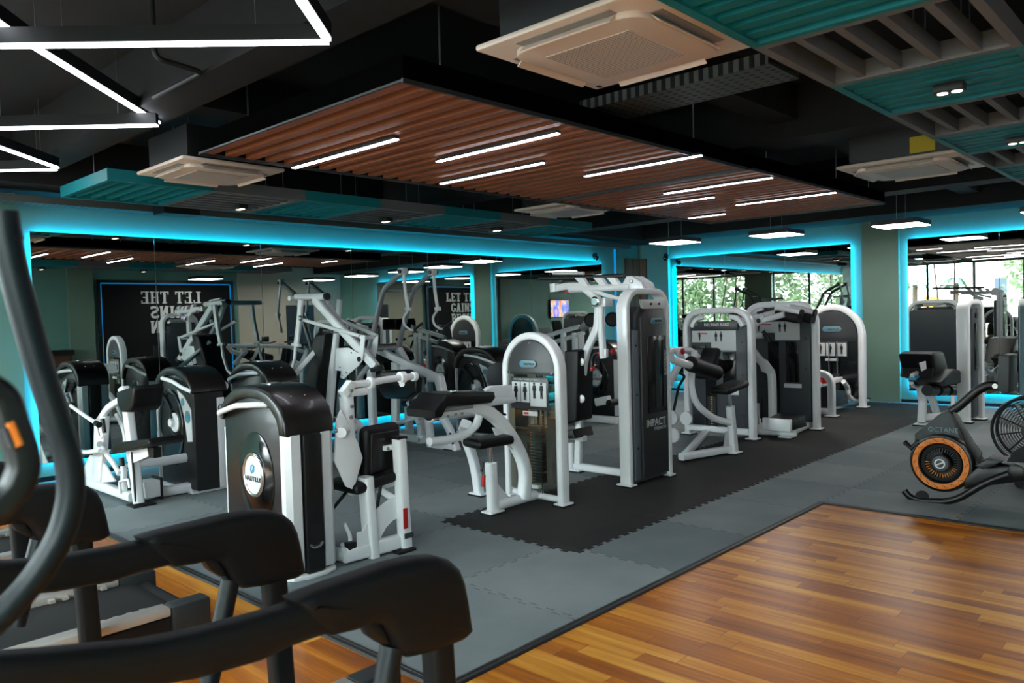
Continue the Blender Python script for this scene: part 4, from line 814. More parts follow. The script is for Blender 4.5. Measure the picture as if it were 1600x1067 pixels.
def stack(x, y, n, w, d, z0, parent, th=.022, selector='orange', other='teal'):
    for k in range(n): 
        pl_ = MB().box((x - d / 2, y - w / 2, z0 + k * (th + .004)), (x + d / 2, y + w / 2, z0 + k * (th + .004) + th), .002).build('weight_plate', M['plate'], parent)
        s = -1
        MB().box((x - d / 2 - .002, y + w * .16, z0 + k * (th + .004) + .006), (x - d / 2, y + w * .28, z0 + k * (th + .004) + .017)).build('plate_number', M[selector], pl_); MB().box((x - d / 2 - .002, y - w * .02, z0 + k * (th + .004) + .006), (x - d / 2, y + w * .10, z0 + k * (th + .004) + .017)).build('plate_number', M[other], pl_)
    for s in (-1, 1): MB().cyl((x, y + s * w * .32, .04), (x, y + s * w * .32, 1.05), .011, seg=10).build('guide_rod', M['chrome'], parent)
def nbadge(c, right, wd, hg, parent):
    """oval badge with emblem and name"""
    c, right = V(c), V(right); n = right.cross(Z_); r = hg / 2; pts = []
    for sx, a0 in ((1, -90), (-1, 90)): pts += [c + right * (sx * (wd / 2 - r) + r * math.cos(math.radians(a0 + 180 * k / 8))) + Z_ * r * math.sin(math.radians(a0 + 180 * k / 8)) for k in range(9)]
    b = MB().plate(pts, n * .012, .003).build('name_badge', M['badge'], parent)
    swirl(c - right * wd * .30 + n * .008, right, Z_, r * .62, b); text('NAUTILUS', hg * .42, c + right * wd * .10 + n * .007, right, Z_, M['ink'], 'lettering', b, .001, .0008)
    return b

# --- prone / seated leg machine with round-arched frame, nearest on the mat
t = thing('leg_curl_machine', 'white leg machine with round arched frame, smoked shield and colour-numbered weight stack', 'exercise machine', (4.8, 4.5, 0))
ra, rb = V((4.99, 4.14, 0)), V((4.99, 4.74, 0))
arch(ra, rb, 1.43, .30, (.062, .105), 'arched_frame', t, 10)
for p in (ra, rb): foot(p, t, .14, .11)
cap = [(y, z) for y, z in [(4.17, 1.10), (4.17, 1.12)] + [(4.44 - .265 * math.cos(math.radians(a)), 1.13 + .265 * math.sin(math.radians(a))) for a in range(0, 181, 12)] + [(4.71, 1.12), (4.71, 1.10)]]
c_ = MB().plate([(4.975, y, z) for y, z in cap], (.05, 0, 0), .006).build('cap_panel', M['charcoal'], t); nbadge((4.943, 4.46, 1.19), -Y_, .19, .062, c_)
bolts(0, [(4.95, 4.20, 1.115), (4.95, 4.68, 1.115), (4.95, 4.44, 1.37)], -X_, c_, .008)
MB().box((4.955, 4.175, .10), (4.960, 4.705, 1.10)).build('shield', M['lexan'], t); MB().box((5.03, 4.175, .10), (5.035, 4.705, 1.10)).build('shield', M['lexan'], t)
pc = MB().box((4.938, 4.235, .80), (4.946, 4.665, 1.075), .004).build('exercise_placard', M['charcoal'], t)
text('LEG CURL / TRICEPS EXTENSION', .021, (4.936, 4.47, 1.057), -Y_, Z_, M['ltext'], 'lettering', pc, .001)
for y0, y1, zl, zh in ((4.55, 4.645, .86, 1.035), (4.445, 4.54, .86, 1.035), (4.255, 4.435, .83, 1.035)):
    MB().box((4.934, y0, zl), (4.938, y1, zh)).build('picture_card', M['paper'], pc)
body_icon((4.932, 4.598, .95), -Y_, .15, pc); body_icon((4.932, 4.492, .95), -Y_, .15, pc); body_icon((4.932, 4.385, .965), -Y_, .14, pc); body_icon((4.932, 4.305, .965), -Y_, .14, pc)
s_ = MB().box((4.936, 4.36, .745), (4.946, 4.53, .785), .004).build('weight_sticker', M['paper'], t); MB().box((4.934, 4.46, .755), (4.936, 4.515, .775)).build('sticker_mark', M['red'], s_)
stack(4.995, 4.43, 17, .17, .055, .17, t); MB().box((4.965, 4.35, .61), (5.025, 4.51, .66), .006).build('top_plate', M['charcoal'], t); MB().cyl((4.995, 4.46, .66), (4.995, 4.46, .80), .012).build('selector_rod', M['chrome'], t)
MB().lathe((4.99, 4.43, .12), Z_, [(.05, 0), (.05, .03)], 20).build('stack_cushion', M['silver'], t)
MB().tube([(4.99, 4.17, .05), (4.99, 4.72, .05)], .028).build('bottom_tube', M['white'], t)
G = lambda x, y, Y=4.42: K(x, y, 'Y', Y)
MB().tube([G(670, 648), G(700, 640), G(737, 632), G(775, 650), G(803, 688), G(822, 730), (4.80, 4.42, .06)], (.10, .10), .16, nrm=Y_, fs=10).build('curved_beam', M['white'], t)
MB().tube([G(667, 650), G(673, 646)], (.075, .075), nrm=Y_).build('beam_end_cap', M['black'], t); bolts(0, [G(684, 653, 4.36), G(700, 650, 4.36), G(712, 647, 4.36), G(722, 646, 4.36), G(792, 682, 4.36)], -Y_, t, .011)
MB().plate([G(769, 668), G(790, 668), G(810, 700), G(800, 702), G(776, 684)], (0, .012, 0)).build('gusset_plate', M['white'], t)
MB().tube([(4.84, 5.0, .02), (4.80, 5.0, .30), (4.62, 4.95, .62), (4.42, 4.70, .72)], (.07, .09), .2, nrm=Y_, fs=8).build('rear_leg', M['white'], t); foot((4.84, 5.0, 0), t)
MB().tube([(4.45, 4.44, .02), (4.44, 4.44, .42)], (.085, .085), nrm=Y_).build('seat_post', M['white'], t); foot((4.45, 4.44, 0), t, .16, .12)
MB().tube([(4.44, 4.44, .40), (4.43, 4.44, .58)], .020).build('seat_slider', M['chrome'], t)
MB().tube([G(752, 737, 4.39), G(755, 722, 4.39)], .010).build('adjust_lever', M['black'], t); MB().cyl(G(755, 760, 4.39), G(756, 742, 4.39), .015).build('red_grip', M['red'], t)
MB().pad((4.42, 4.44, .60), ((1, -.18, .02), (.18, 1, 0), (0, 0, 1)), (.36, .26, .075), .034).build('seat_pad', M['vinyl'], t)
MB().tube([(4.46, 4.44, .06), (4.97, 4.44, .06)], .042).build('base_tube', M['white'], t); MB().plate([(4.49, 4.44, .08), (4.66, 4.44, .08), (4.49, 4.44, .26)], (0, .012, 0)).build('gusset_plate', M['white'], t)
MB().tube([G(671, 690, 4.45), G(705, 686, 4.45), G(730, 678, 4.45), G(745, 664, 4.45), G(749, 648, 4.45)], .033, .10, fs=8).build('roller_arm', M['white'], t)
MB().plate([G(662, 636, 4.47), G(668, 626, 4.47), G(676, 614, 4.47), G(700, 612, 4.47), G(751, 611, 4.47), G(753, 620, 4.47), G(747, 628, 4.47), G(706, 632, 4.47), G(678, 634, 4.47), G(672, 640, 4.47)], (0, .34, 0), .03, 3).build('thigh_pad', M['vinyl'], t)
MB().plate([G(657, 652, 4.47), G(656, 640, 4.47), G(668, 624, 4.47), G(678, 630, 4.47), G(668, 650, 4.47)], (0, .34, 0), .02, 2).build('front_pad', M['vinyl'], t)
MB().tube([G(680, 641), G(730, 634)], (.03, .14), nrm=Y_).build('pad_rail', M['grey_tube'], t); MB().cyl(G(705, 612, 4.32), G(713, 611, 4.32), .012).build('pad_clip', M['chrome'], t)
MB().plate([G(744, 628, 4.62), G(757, 608, 4.62), G(765, 603, 4.62), G(796, 601, 4.62), G(801, 628, 4.62), G(790, 630, 4.62), G(750, 628, 4.62)], (0, .06, 0), .012).build('cam_housing', M['white'], t)
MB().plate([G(745, 637, 4.63), G(752, 622, 4.63), G(800, 620, 4.63), G(800, 628, 4.63)], (0, .10, 0), .008).build('cam_cover_lip', M['white'], t)
MB().tube([G(750, 607, 4.58), G(754, 612, 4.58)], .018).build('cam_bolt', M['steel'], t)
MB().tube([G(752, 634, 4.5), G(750, 646, 4.5), G(770, 640, 4.5), G(790, 648, 4.5)], .01, .02).build('cable', M['cable'], t)

# --- pec fly tower
t = thing('pec_fly_machine', 'tall white-framed pec fly machine with dark slate shroud and overhead pivoting arms', 'exercise machine', (6.1, 4.4, 0))
pa, pb_ = V((5.895, 4.13, 0)), V((6.52, 4.10, 0)); arch(pa, pb_, 1.80, .17, (.055, .125), 'tower_frame', t); foot(pa, t, .10, .17); foot(pb_, t, .10, .16)
sh = [(5.93, .03), (6.485, .03), (6.485, 1.55), (6.44, 1.66), (6.06, 1.66), (5.99, 1.60), (5.99, 1.45), (5.93, 1.45)]
MB().plate([(x, 4.15, z) for x, z in sh], (0, .16, 0), .006).build('shroud', M['slate'], t)
MB().plate([(6.035, 4.075, .06), (6.47, 4.075, .06), (6.475, 4.075, 1.52), (6.42, 4.075, 1.64), (6.13, 4.075, 1.64), (6.04, 4.075, 1.56)], (0, .09, 0), .02).build('front_cover', M['charcoal'], t)
MB().box((5.935, 4.055, .06), (6.03, 4.075, 1.44), .006).build('side_cover', M['slate_light'], t); bolts(0, [(5.98, 4.055, .35), (5.98, 4.055, .85), (5.98, 4.055, 1.3)], -Y_, t, .012, 'bolt', 'black')
MB().plate([(6.09, 4.05, 1.64), (6.44, 4.05, 1.64), (6.47, 4.05, 1.72), (6.06, 4.05, 1.72)], (0, .04, .01), .004).build('top_plate', M['silver'], t); bolts(0, [(6.2, 4.025, 1.68), (6.34, 4.025, 1.68)], -Y_, t, .012, 'bolt', 'black')
wn = MB().box((6.12, 4.020, .66), (6.44, 4.031, 1.38), .008).build('window_recess', M['screen'], t); MB().box((6.24, 4.013, .70), (6.29, 4.020, 1.34)).box((6.37, 4.013, .70), (6.42, 4.020, 1.34)).build('guide_slot', M['black'], wn)
text('SELECTORIZED FLY', .05, (6.405, 4.011, 1.12), Z_, -X_, M['ltext'], 'lettering', wn, .001, xs=.55)
nbadge((6.29, 4.026, 1.52), X_, .20, .06, t)
text('IMPACT', .095, (6.25, 4.030, .565), X_, Z_, M['ltext'], 'lettering', t, .001, .002); text('STRENGTH', .042, (6.32, 4.030, .505), X_, Z_, M['ltext'], 'lettering', t, .001)
for x in (6.17, 6.255, 6.33): MB().plate([(x, 4.02 + .17, 1.78), (x, 4.30, 1.78), (x, 4.31, 1.88), (x, 4.26, 1.95), (x, 4.20, 1.95), (x, 4.09, 1.88), (x, 4.05, 1.78)], (.045, 0, 0), .006).build('top_bracket_plate', M['white'], t)
bolts(0, [(6.14, 4.2, 1.90)], -X_, t, .018)
F_ = lambda x, y, X=6.17: K(x, y, 'X', X)
MB().tube([F_(903, 735), F_(906, 640), F_(912, 570), F_(917, 548), F_(934, 510), F_(935, 480)], (.075, .06), .05, nrm=X_).build('bent_upright', M['white'], t)
MB().tube([F_(869, 451), F_(885, 447), F_(908, 447), F_(929, 463), F_(938, 472)], (.07, .06), .06, nrm=X_).build('overhead_arm', M['white'], t); MB().tube([F_(866, 443), F_(867, 456)], (.09, .08), nrm=X_).build('arm_end_block', M['silver'], t)
pv = MB(); pv.lathe(F_(931, 471, 6.11), -X_, [(.05, 0), (.05, .02), (.035, .03)], 24); pv.build('pivot_hub', M['chrome'], t); MB().box(F_(946, 479, 6.14), F_(936, 466, 6.26), .006).build('pivot_block', M['white'], t)
MB().tube([F_(939, 478), F_(940, 520), F_(943, 560)], .036).build('drop_arm', M['white'], t)
MB().plate([F_(942, 545), F_(949, 545), F_(949, 558), F_(942, 559)], (.04, 0, 0), .006).build('handle_plate', M['white'], t)
MB().tube([F_(938, 551), F_(930, 552), F_(925, 560), F_(925, 580)], .022, .04).build('handle_grip', M['black'], t)
for a in ((938, 552), (926, 576), (957, 549)): MB().cyl(F_(a[0] - 1, a[1]), F_(a[0] + 2, a[1]), .026).build('red_collar', M['red'], t)
MB().tube([F_(890, 452), F_(940, 450), F_(985, 448)], .036).tube([F_(895, 444), F_(950, 462), F_(972, 468)], .02).build('overhead_link', M['white'], t)
MB().tube([F_(846, 435, 6.4), F_(905, 434, 6.4), F_(978, 431, 6.4)], (.045, .10), nrm=X_).build('counter_lever', M['black'], t)
for x in (908, 937, 958): MB().plate([F_(x - 8, 434), F_(x + 4, 434), F_(x + 14, 448), F_(x + 6, 450)], (.05, 0, 0)).build('lever_bracket', M['white'], t)
MB().tube([F_(864, 427, 6.4), F_(912, 427, 6.4)], .018).tube([F_(884, 442), F_(884, 446)], .018).build('rocker_bar', M['silver'], t); MB().cyl(F_(885, 459), F_(885, 456), .03).build('red_knob', M['red'], t)
MB().plate([F_(894, 548), F_(900, 546), F_(916, 547), F_(914, 655), F_(900, 660), F_(893, 655)], (.26, 0, 0), .02, 3).build('back_pad', M['vinyl'], t)
for y in (565, 623): b = MB(); b.lathe(F_(909, y, 6.10), -X_, [(.04, 0), (.04, .012), (.02, .02)], 20); b.build('pad_bolt', M['silver'], t)
MB().tube([(6.17, 4.20, .06), (6.17, 4.95, .06)], (.07, .08), nrm=X_).build('base_tube', M['white'], t)
MB().tube([F_(893, 692), F_(893, 734)], (.06, .06), nrm=X_).tube([F_(893, 682), F_(914, 685)], (.06, .07), nrm=X_).build('seat_support', M['white'], t); foot((6.17, 4.95, 0), t)
MB().plate([F_(886, 672), F_(910, 668), F_(914, 682), F_(888, 683)], (.32, 0, 0), .02).build('seat_pad', M['vinyl'], t)

# --- deltoid raise
t = thing('deltoid_raise_machine', 'white lateral raise machine with square arched frame and black arm rollers', 'exercise machine', (8.6, 4.7, 0))
da, db = V((8.93, 4.37, 0)), V((8.93, 5.26, 0)); arch(da, db, 1.60, .22, (.075, .11), 'arched_frame', t); foot(da, t, .16, .14); foot(db, t, .16, .14)
def face(x, y0, y1, z1, name, lab, t, badge_z, stack_y, slot_y):
    """slate weight cover between two posts with heading, placard and slots"""
    MB().box((x - .01, y0, .10), (x + .12, y1, z1), .01).build('cover', M['slate'], t)
    MB().plate([(x - .02, y0 + .10, z1 - .06), (x - .02, y0 + .10, z1 + .05), (x - .02, y1 - .10, z1 + .05), (x - .02, y1 - .10, z1 - .06)], (.03, 0, 0), .006).build('heading_panel', M['charcoal'], t)
    text(lab, .050, (x - .037, (y0 + y1) / 2, z1), -Y_, Z_, M['ltext'], 'lettering', t, .001, .001)
    p = MB().plate([(x - .022, y0 + .13, z1 - .32), (x - .022, y0 + .13, z1 - .07), (x - .022, y1 - .03, z1 - .07), (x - .022, y1 - .03, z1 - .22), (x - .022, y0 + .47, z1 - .22), (x - .022, y0 + .47, z1 - .32)], (.01, 0, 0), .003).build('exercise_placard', M['paper'], t)
    body_icon((x - .029, y1 - .14, z1 - .145), -Y_, .11, p); body_icon((x - .029, y0 + .40, z1 - .145), -Y_, .13, p); body_icon((x - .029, y0 + .33, z1 - .145), -Y_, .13, p)
    MB().box((x - .029, y0 + .52, z1 - .115), (x - .027, y0 + .66, z1 - .10)).build('red_heading', M['red'], p)
    MB().box((x - .03, y1 - .22, z1 - .30), (x - .012, y1 - .03, z1 - .255), .006).build('name_plate', M['black'], t)
    MB().box((x - .018, stack_y - .075, .10), (x - .008, stack_y + .075, z1 - .34)).build('stack_slot', M['screen'], t)
    MB().box((x - .018, slot_y - .09, .62), (x - .008, slot_y + .09, z1 - .34), .004).build('window_slot', M['screen'], t)
    for k in range(15): MB().box((x - .022, stack_y - .065, .13 + k * .026), (x - .017, stack_y + .05, .15 + k * .026)).build('weight_plate', M['plate'], t)
    for k in range(15): MB().box((x - .025, stack_y - .02, .137 + k * .026), (x - .022, stack_y + .005, .146 + k * .026)).build('plate_number', M['yellow'], t)
    MB().box((x - .02, slot_y - .12, .545), (x - .010, slot_y + .12, .60), .004).build('weight_sticker', M['silver'], t)
    bolts(0, [(x - .01, y0 + .06, z) for z in (.3, .8, 1.2)], -X_, t, .011, 'bolt', 'black')
face(8.93, 4.43, 5.20, 1.42, 'deltoid', 'DELTOID RAISE', t, 1.4, 4.92, 4.66)
for s in (4.52, 5.11): MB().tube([(8.90, 4.82 + (s - 4.82) * .62, 1.52), (8.90, s, 1.50), (8.90, s + (.06 if s > 4.8 else -.06), 1.40)], (.06, .05), .08, nrm=X_).build('corner_plate', M['silver'], t)
D_ = lambda x, y, Y=4.45: K(x, y, 'Y', Y)
MB().tube([(7.95, 4.12, .03), (7.88, 4.12, .54)], (.085, .085), nrm=Y_).build('seat_post', M['white'], t); foot((7.95, 4.12, 0), t, .17, .13)
MB().tube([(7.88, 4.12, .54), (7.86, 4.12, .70)], .022).build('seat_slider', M['chrome'], t)
MB().pad((7.90, 4.13, .75), ((1, -.1, .14), (.1, 1, 0), (-.14, 0, 1)), (.44, .24, .08), .036).build('seat_pad', M['vinyl'], t)
MB().tube([(7.88, 4.12, .36), (7.68, 4.22, .42), (7.45, 4.30, .60), (7.42, 4.34, .82), (7.56, 4.38, 1.02), (7.62, 4.40, 1.16)], .036, .14, fs=8).build('bent_column', M['white'], t)
rl = MB(); 
for a, b, l in ((D_(1078, 568, 4.30), D_(1120, 583, 4.30), 0), (D_(1110, 568, 4.75), D_(1152, 579, 4.75), 1)):
    MB().cyl(a, b, .085, bev=.012).build('arm_roller', M['vinyl'], t); MB().cyl(b, b + (b - a).normalized() * .01, .055).build('roller_cap', M['black'], t)
MB().pad(D_(1106, 568, 4.52), ((.3, -.2, 1), (1, 0, -.3), (0, 1, 0)), (.38, .12, .22), .05).build('chest_pad', M['vinyl'], t)
MB().tube([D_(1044, 548, 4.35), D_(1050, 562, 4.35), D_(1062, 566, 4.30), D_(1080, 571, 4.30)], .042, .1, fs=8).build('front_arm', M['white'], t)
MB().tube([D_(1044, 548, 4.35), D_(1062, 547, 4.5), D_(1080, 548, 4.7), D_(1092, 560, 4.75), D_(1112, 570, 4.75)], .038, .1, fs=8).build('rear_arm', M['white'], t)
MB().tube([D_(1058, 549, 4.4), D_(1066, 561, 4.4), D_(1058, 575, 4.4), D_(1046, 598, 4.4)], (.07, .06), .05, nrm=Y_).build('pivot_post', M['white'], t)
q = MB(); q.lathe(D_(1066, 549, 4.36), -Y_, [(.035, 0), (.035, .012), (.02, .02)], 18); q.build('pivot_cap', M['red'], t)
MB().tube([D_(1054, 576, 4.42), D_(1070, 588, 4.42), D_(1060, 605, 4.42), D_(1052, 645, 4.42)], .015, .03).build('gas_strut', M['black'], t)
MB().tube([(7.20, 4.34, .06), (7.95, 4.14, .06)], (.09, .075), nrm=Z_).build('base_rail', M['white'], t); MB().tube([(7.9, 4.18, .06), (8.93, 4.70, .06)], (.08, .07), nrm=Z_).tube([(7.3, 4.36, .06), (8.93, 5.0, .06)], (.08, .07), nrm=Z_).build('cross_rail', M['white'], t); MB().tube([(8.90, 4.40, .10), (8.90, 5.24, .10)], (.08, .07), nrm=X_).build('rear_rail', M['white'], t)
for x, y in ((1051, 652), (1053, 680)): q = MB(); q.lathe(D_(x, y, 4.42), -X_, [(.075, 0), (.075, .03)], 24); q.build('pulley', M['silver'], t)
q = MB(); q.lathe((8.72, 5.16, .24), -X_, [(.085, 0), (.085, .03)], 24); q.build('pulley', M['silver'], t)

# --- standing calf machine
t = thing('standing_calf_machine', 'white calf raise machine with shoulder pads on top and sloped black footplate', 'exercise machine', (9.9, 4.5, 0))
ca, cb = V((10.12, 4.06, 0)), V((10.12, 5.02, 0)); arch(ca, cb, 1.66, .24, (.08, .11), 'arched_frame', t); foot(ca, t, .16, .14); foot(cb, t, .16, .14)
face(10.10, 4.12, 4.96, 1.50, 'calf', 'STANDING CALF', t, 1.4, 4.62, 4.36)
for s in (4.20, 4.87): MB().tube([(10.07, 4.54 + (s - 4.54) * .62, 1.60), (10.07, s, 1.58), (10.07, s + (.06 if s > 4.5 else -.06), 1.46)], (.06, .05), .08, nrm=X_).build('corner_plate', M['silver'], t)
C_ = lambda x, y, Y=4.5: K(x, y, 'Y', Y)
U_ = lambda x, y, X=9.75: K(x, y, 'X', X)
for (a, b), (c, d), xx in (((1150, 503), (1232, 481), 9.75), ((1166, 508), (1226, 491), 9.62)): MB().tube([U_(a, b, xx), U_(c, d, xx)], (.075, .06), nrm=X_).build('lever_arm', M['white'], t)
for (a, b), (c, d), xx in (((1212, 480), (1251, 489), 9.70), ((1236, 480), (1272, 489), 9.95)):
    MB().tube([U_(a, b, xx), U_(c, d, xx)], .045).build('pad_tube', M['white'], t); MB().tube([U_(a + 2, b + 12, xx), U_(c - 1, d + 9, xx)], (.12, .16), nrm=X_).build('shoulder_pad', M['vinyl'], t); MB().cyl(U_(c, d, xx), U_(c + 3, d + .5, xx), .05).build('tube_cap', M['black'], t)
MB().tube([U_(1184, 489, 9.70), U_(1215, 480, 9.70)], (.03, .05), nrm=X_).build('lever_slot', M['black'], t)
MB().tube([U_(1193, 492, 9.6), U_(1176, 516, 9.6)], (.06, .03), nrm=X_).build('lever_link', M['silver'], t); bolts(0, [U_(1185, 501, 9.58)], -X_, t, .028, 'link_pin', 'black')
MB().cyl(U_(1170, 525, 9.7), U_(1193, 524, 9.7), .042).build('pivot_tube', M['white'], t); MB().tube([U_(1192, 518, 9.7), U_(1204, 534, 9.7)], .03).build('pivot_block', M['black'], t)
MB().tube([U_(1171, 542), U_(1190, 566), U_(1206, 582), U_(1207, 620), (9.75, U_(1207, 650).y, .08)], (.08, .12), .08, nrm=X_).build('bent_column', M['white'], t)
MB().plate([U_(1184, 558, 9.68), U_(1198, 562, 9.68), U_(1211, 580, 9.68), U_(1204, 586, 9.68), U_(1190, 580, 9.68)], (.02, 0, 0)).build('gusset_plate', M['white'], t)
MB().tube([C_(1190, 520, 4.8), C_(1192, 580, 4.8), C_(1190, 660, 4.8)], .012).build('cable', M['cable'], t)
MB().tube([(9.22, 4.62, .07), (9.40, 4.02, .07)], (.11, .10), nrm=Z_).build('front_rail', M['white'], t); MB().tube([(9.26, 4.55, .06), (10.1, 4.6, .06)], (.10, .08), nrm=Z_).tube([(9.38, 4.1, .06), (10.1, 4.2, .06)], (.10, .08), nrm=Z_).build('base_rail', M['white'], t); foot((9.30, 4.10, 0), t, .2, .16)
MB().plate([(9.22, 4.18, .11), (9.22, 4.18, .22), (9.60, 4.18, .26), (9.66, 4.18, .11)], (0, .36, 0), .012).build('footplate', M['black'], t); MB().box((9.16, 4.0, .10), (9.22, 4.36, .25), .01).build('footplate_end', M['white'], t)
MB().tube([(9.85, 4.75, .06), (9.85, 4.75, .34)], (.05, .04), nrm=Y_).build('cable_guard', M['white'], t)

# --- round-arched machine beside the pilaster
t = thing('triceps_machine', 'small white machine with round arched frame and step bars, beside the pilaster', 'exercise machine', (12.5, 4.6, 0))
ta, tb_ = V((12.70, 4.36, 0)), V((12.70, 5.26, 0)); arch(ta, tb_, 1.60, .45, (.10, .12), 'arched_frame', t, 10); foot(ta, t, .18, .16); foot(tb_, t, .18, .16)
c_ = MB().plate([(12.68, y, z) for y, z in [(4.42, 1.05)] + [(4.81 - .39 * math.cos(math.radians(a)), 1.15 + .39 * math.sin(math.radians(a))) for a in range(0, 181, 12)] + [(5.20, 1.05)]], (.06, 0, 0), .006).build('cap_panel', M['charcoal'], t); nbadge((12.643, 4.81, 1.25), -Y_, .30, .09, c_)
MB().box((12.66, 4.42, .15), (12.70, 5.20, 1.05)).build('shield', M['screen'], t)
pc = MB().box((12.64, 4.56, .80), (12.655, 5.08, 1.06), .004).build('exercise_placard', M['charcoal'], t)
for y0, y1 in ((4.92, 5.06), (4.76, 4.90), (4.58, 4.73)): MB().box((12.634, y0, .82), (12.640, y1, 1.03)).build('picture_card', M['paper'], pc); body_icon((12.631, (y0 + y1) / 2, .93), -Y_, .16, pc)
MB().box((12.635, 4.72, .74), (12.65, 4.92, .78)).build('weight_sticker', M['paper'], t); stack(12.60, 4.78, 9, .20, .05, .30, t, selector='yellow')
T_ = lambda x, y, Y=4.4: K(x, y, 'Y', Y)
MB().tube([T_(1318, 596, 4.5), T_(1325, 606, 4.5), T_(1325, 618, 4.5), T_(1334, 626, 4.5), T_(1355, 625, 4.5)], .038, .1, fs=8).build('step_bar', M['white'], t); MB().tube([T_(1330, 621, 4.5), T_(1356, 622, 4.5)], (.03, .08), nrm=Y_).build('step_grip', M['black'], t)
MB().tube([(11.42, 4.36, .03), (11.42, 4.36, .62), (11.42, 4.75, .66), (11.42, 5.0, .60)], (.10, .10), .16, nrm=X_, fs=8).build('front_frame', M['white'], t); foot((11.42, 4.36, 0), t, .2, .16)
MB().tube([(11.42, 4.36, .08), (11.42, 5.1, .08)], (.09, .08), nrm=X_).tube([(11.45, 4.6, .45), (12.66, 4.7, .45)], (.10, .08), nrm=Z_).tube([(11.45, 4.9, .06), (12.66, 4.9, .06)], (.10, .08), nrm=Z_).build('base_rail', M['white'], t)
MB().plate([(11.55, 4.72, .10), (11.55, 4.72, .40), (12.3, 4.72, .30), (12.4, 4.72, .10)], (0, .5, 0), .01).build('base_cover', M['black'], t)
MB().pad((11.85, 4.95, .70), (X_, Y_, Z_), (.42, .40, .09), .04).build('seat_pad', M['vinyl'], t); MB().pad((11.75, 5.2, 1.12), (X_, (0, 1, .25), (0, -.25, 1)), (.34, .10, .70), .045).build('back_pad', M['vinyl'], t)
MB().cyl((11.62, 4.55, .47), (11.62, 4.55, .56), .05).build('red_knob', M['red'], t)

# --- seated machine in front of the right-hand mirror
t = thing('seated_lift_machine', 'machine with seat, bent white legs and tall slate tower before the right-hand mirror', 'exercise machine', (11.5, 2.9, 0))
W_ = lambda x, y, Y=3.1: K(x, y, 'Y', Y)
la, lb = V((11.73, 2.72, 0)), V((12.12, 2.64, 0)); arch(la, lb, 1.62, .12, (.07, .16), 'tower_frame', t); foot(la, t, .12, .2); foot(lb, t, .14, .2)
MB().box((11.78, 2.62, .06), (12.07, 2.75, 1.54), .02).build('shroud', M['slate'], t); MB().box((11.86, 2.605, .70), (12.02, 2.621, 1.34), .008).build('window_recess', M['screen'], t); MB().lathe((11.94, 2.62, 1.44), -Y_, [(.04, 0), (.04, .02)], 20).build('pivot_cap', M['black'], t)
MB().plate([W_(1429, 553), W_(1434, 549), W_(1449, 549), W_(1461, 592), W_(1453, 596), W_(1431, 590), W_(1433, 575)], (0, .42, 0), .05, 3).build('back_pad', M['vinyl'], t)
MB().plate([W_(1443, 596, 2.95), W_(1466, 576, 2.95), W_(1490, 580, 2.95), W_(1478, 598, 2.95), W_(1452, 602, 2.95)], (0, .4, 0), .03, 3).build('seat_pad', M['vinyl'], t)
MB().tube([W_(1424, 598), W_(1427, 603), W_(1475, 604), W_(1486, 592)], .028, .06).build('seat_rail', M['white'], t)
MB().tube([W_(1432, 588), W_(1442, 620), W_(1441, 645), (W_(1440, 657).x, 3.1, .04)], (.09, .10), .12, nrm=Y_).build('front_leg', M['white'], t); foot((W_(1440, 657).x, 3.1, 0), t, .2, .16)
MB().tube([W_(1452, 606), W_(1455, 620), (W_(1458, 645).x, 3.05, .10)], (.08, .09), .05, nrm=Y_).tube([W_(1447, 614), W_(1452, 606)], (.06, .06)).build('rear_leg', M['white'], t)
MB().tube([(W_(1440, 657).x + .05, 3.1, .10), (11.72, 2.80, .10)], (.12, .09), nrm=Z_).build('base_rail', M['white'], t)
MB().tube([W_(1425, 590), W_(1442, 580)], (.10, .05), nrm=Y_).build('arm_bracket', M['silver'], t); MB().cyl(W_(1425, 592), W_(1433, 590), .045).build('blue_cap', M['blue_logo'], t); MB().plate([W_(1436, 567, 2.88), W_(1446, 564, 2.88), W_(1447, 576, 2.88), W_(1440, 580, 2.88)], (0, .01, 0)).build('instruction_label', M['paper'], t)
for x in (1454, 1470, 1486): MB().cyl(W_(x - 5, 610, 2.9), W_(x + 6, 610, 2.9), .07).build('roller', M['vinyl'], t)
MB().tube([W_(1489, 602), (W_(1489, 650).x, 3.1, .05)], (.05, .05), nrm=Y_).build('rear_post', M['white'], t)
# ---------------------------------------------------------------- rowing machine with orange flywheel ring
t = thing('rowing_machine', 'dark rowing machine with orange-ringed round fan housing and skid foot', 'rowing machine', (7.15, 1.6, 0))
O = lambda x, y, X=7.02: K(x, y, 'X', X)
UV = lambda a: V((0, -math.cos(a), math.sin(a)))
ctr = O(1469.5, 724, 6.94); rad = (O(1520, 724, 6.94) - O(1419, 724, 6.94)).length / 2 * .98
q = MB(); q.lathe(ctr + X_ * .13, -X_, [(rad * .96, 0), (rad * 1.0, .02), (rad * 1.0, .12), (rad * .97, .135), (rad * .92, .138), (rad * .90, .12), (rad * .70, .115), (rad * .68, .05)], 64); q.build('fan_housing', M['black'], t)
rg = MB().tube([ctr - X_ * .004 + UV(a * math.pi / 32) * rad * .805 for a in range(64)], (rad * .185, .014), closed=True, nrm=X_).build('orange_ring', M['orange'], t)
for a in range(18):
    d = UV(a * math.pi / 9); e = UV(a * math.pi / 9 + math.pi / 2)
    for j in (-1, 0, 1): mb = MB(); mb.lathe(ctr - X_ * .0112 + d * rad * (.805 + j * .035) + e * j * .012, -X_, [(.0045, 0), (.0045, .001)], 8); mb.build('ring_perforation', M['ink'], rg)
for k in range(34):
    a = k * math.pi / 17; d = UV(a); e = UV(a + math.pi / 2)
    MB().obox(ctr + X_ * .03 + d * rad * .46, (d, X_, e), (rad * .16, .02, .005)).build('fan_blade', M['orange2'] if 16 < k < 33 else M['galv'], t)
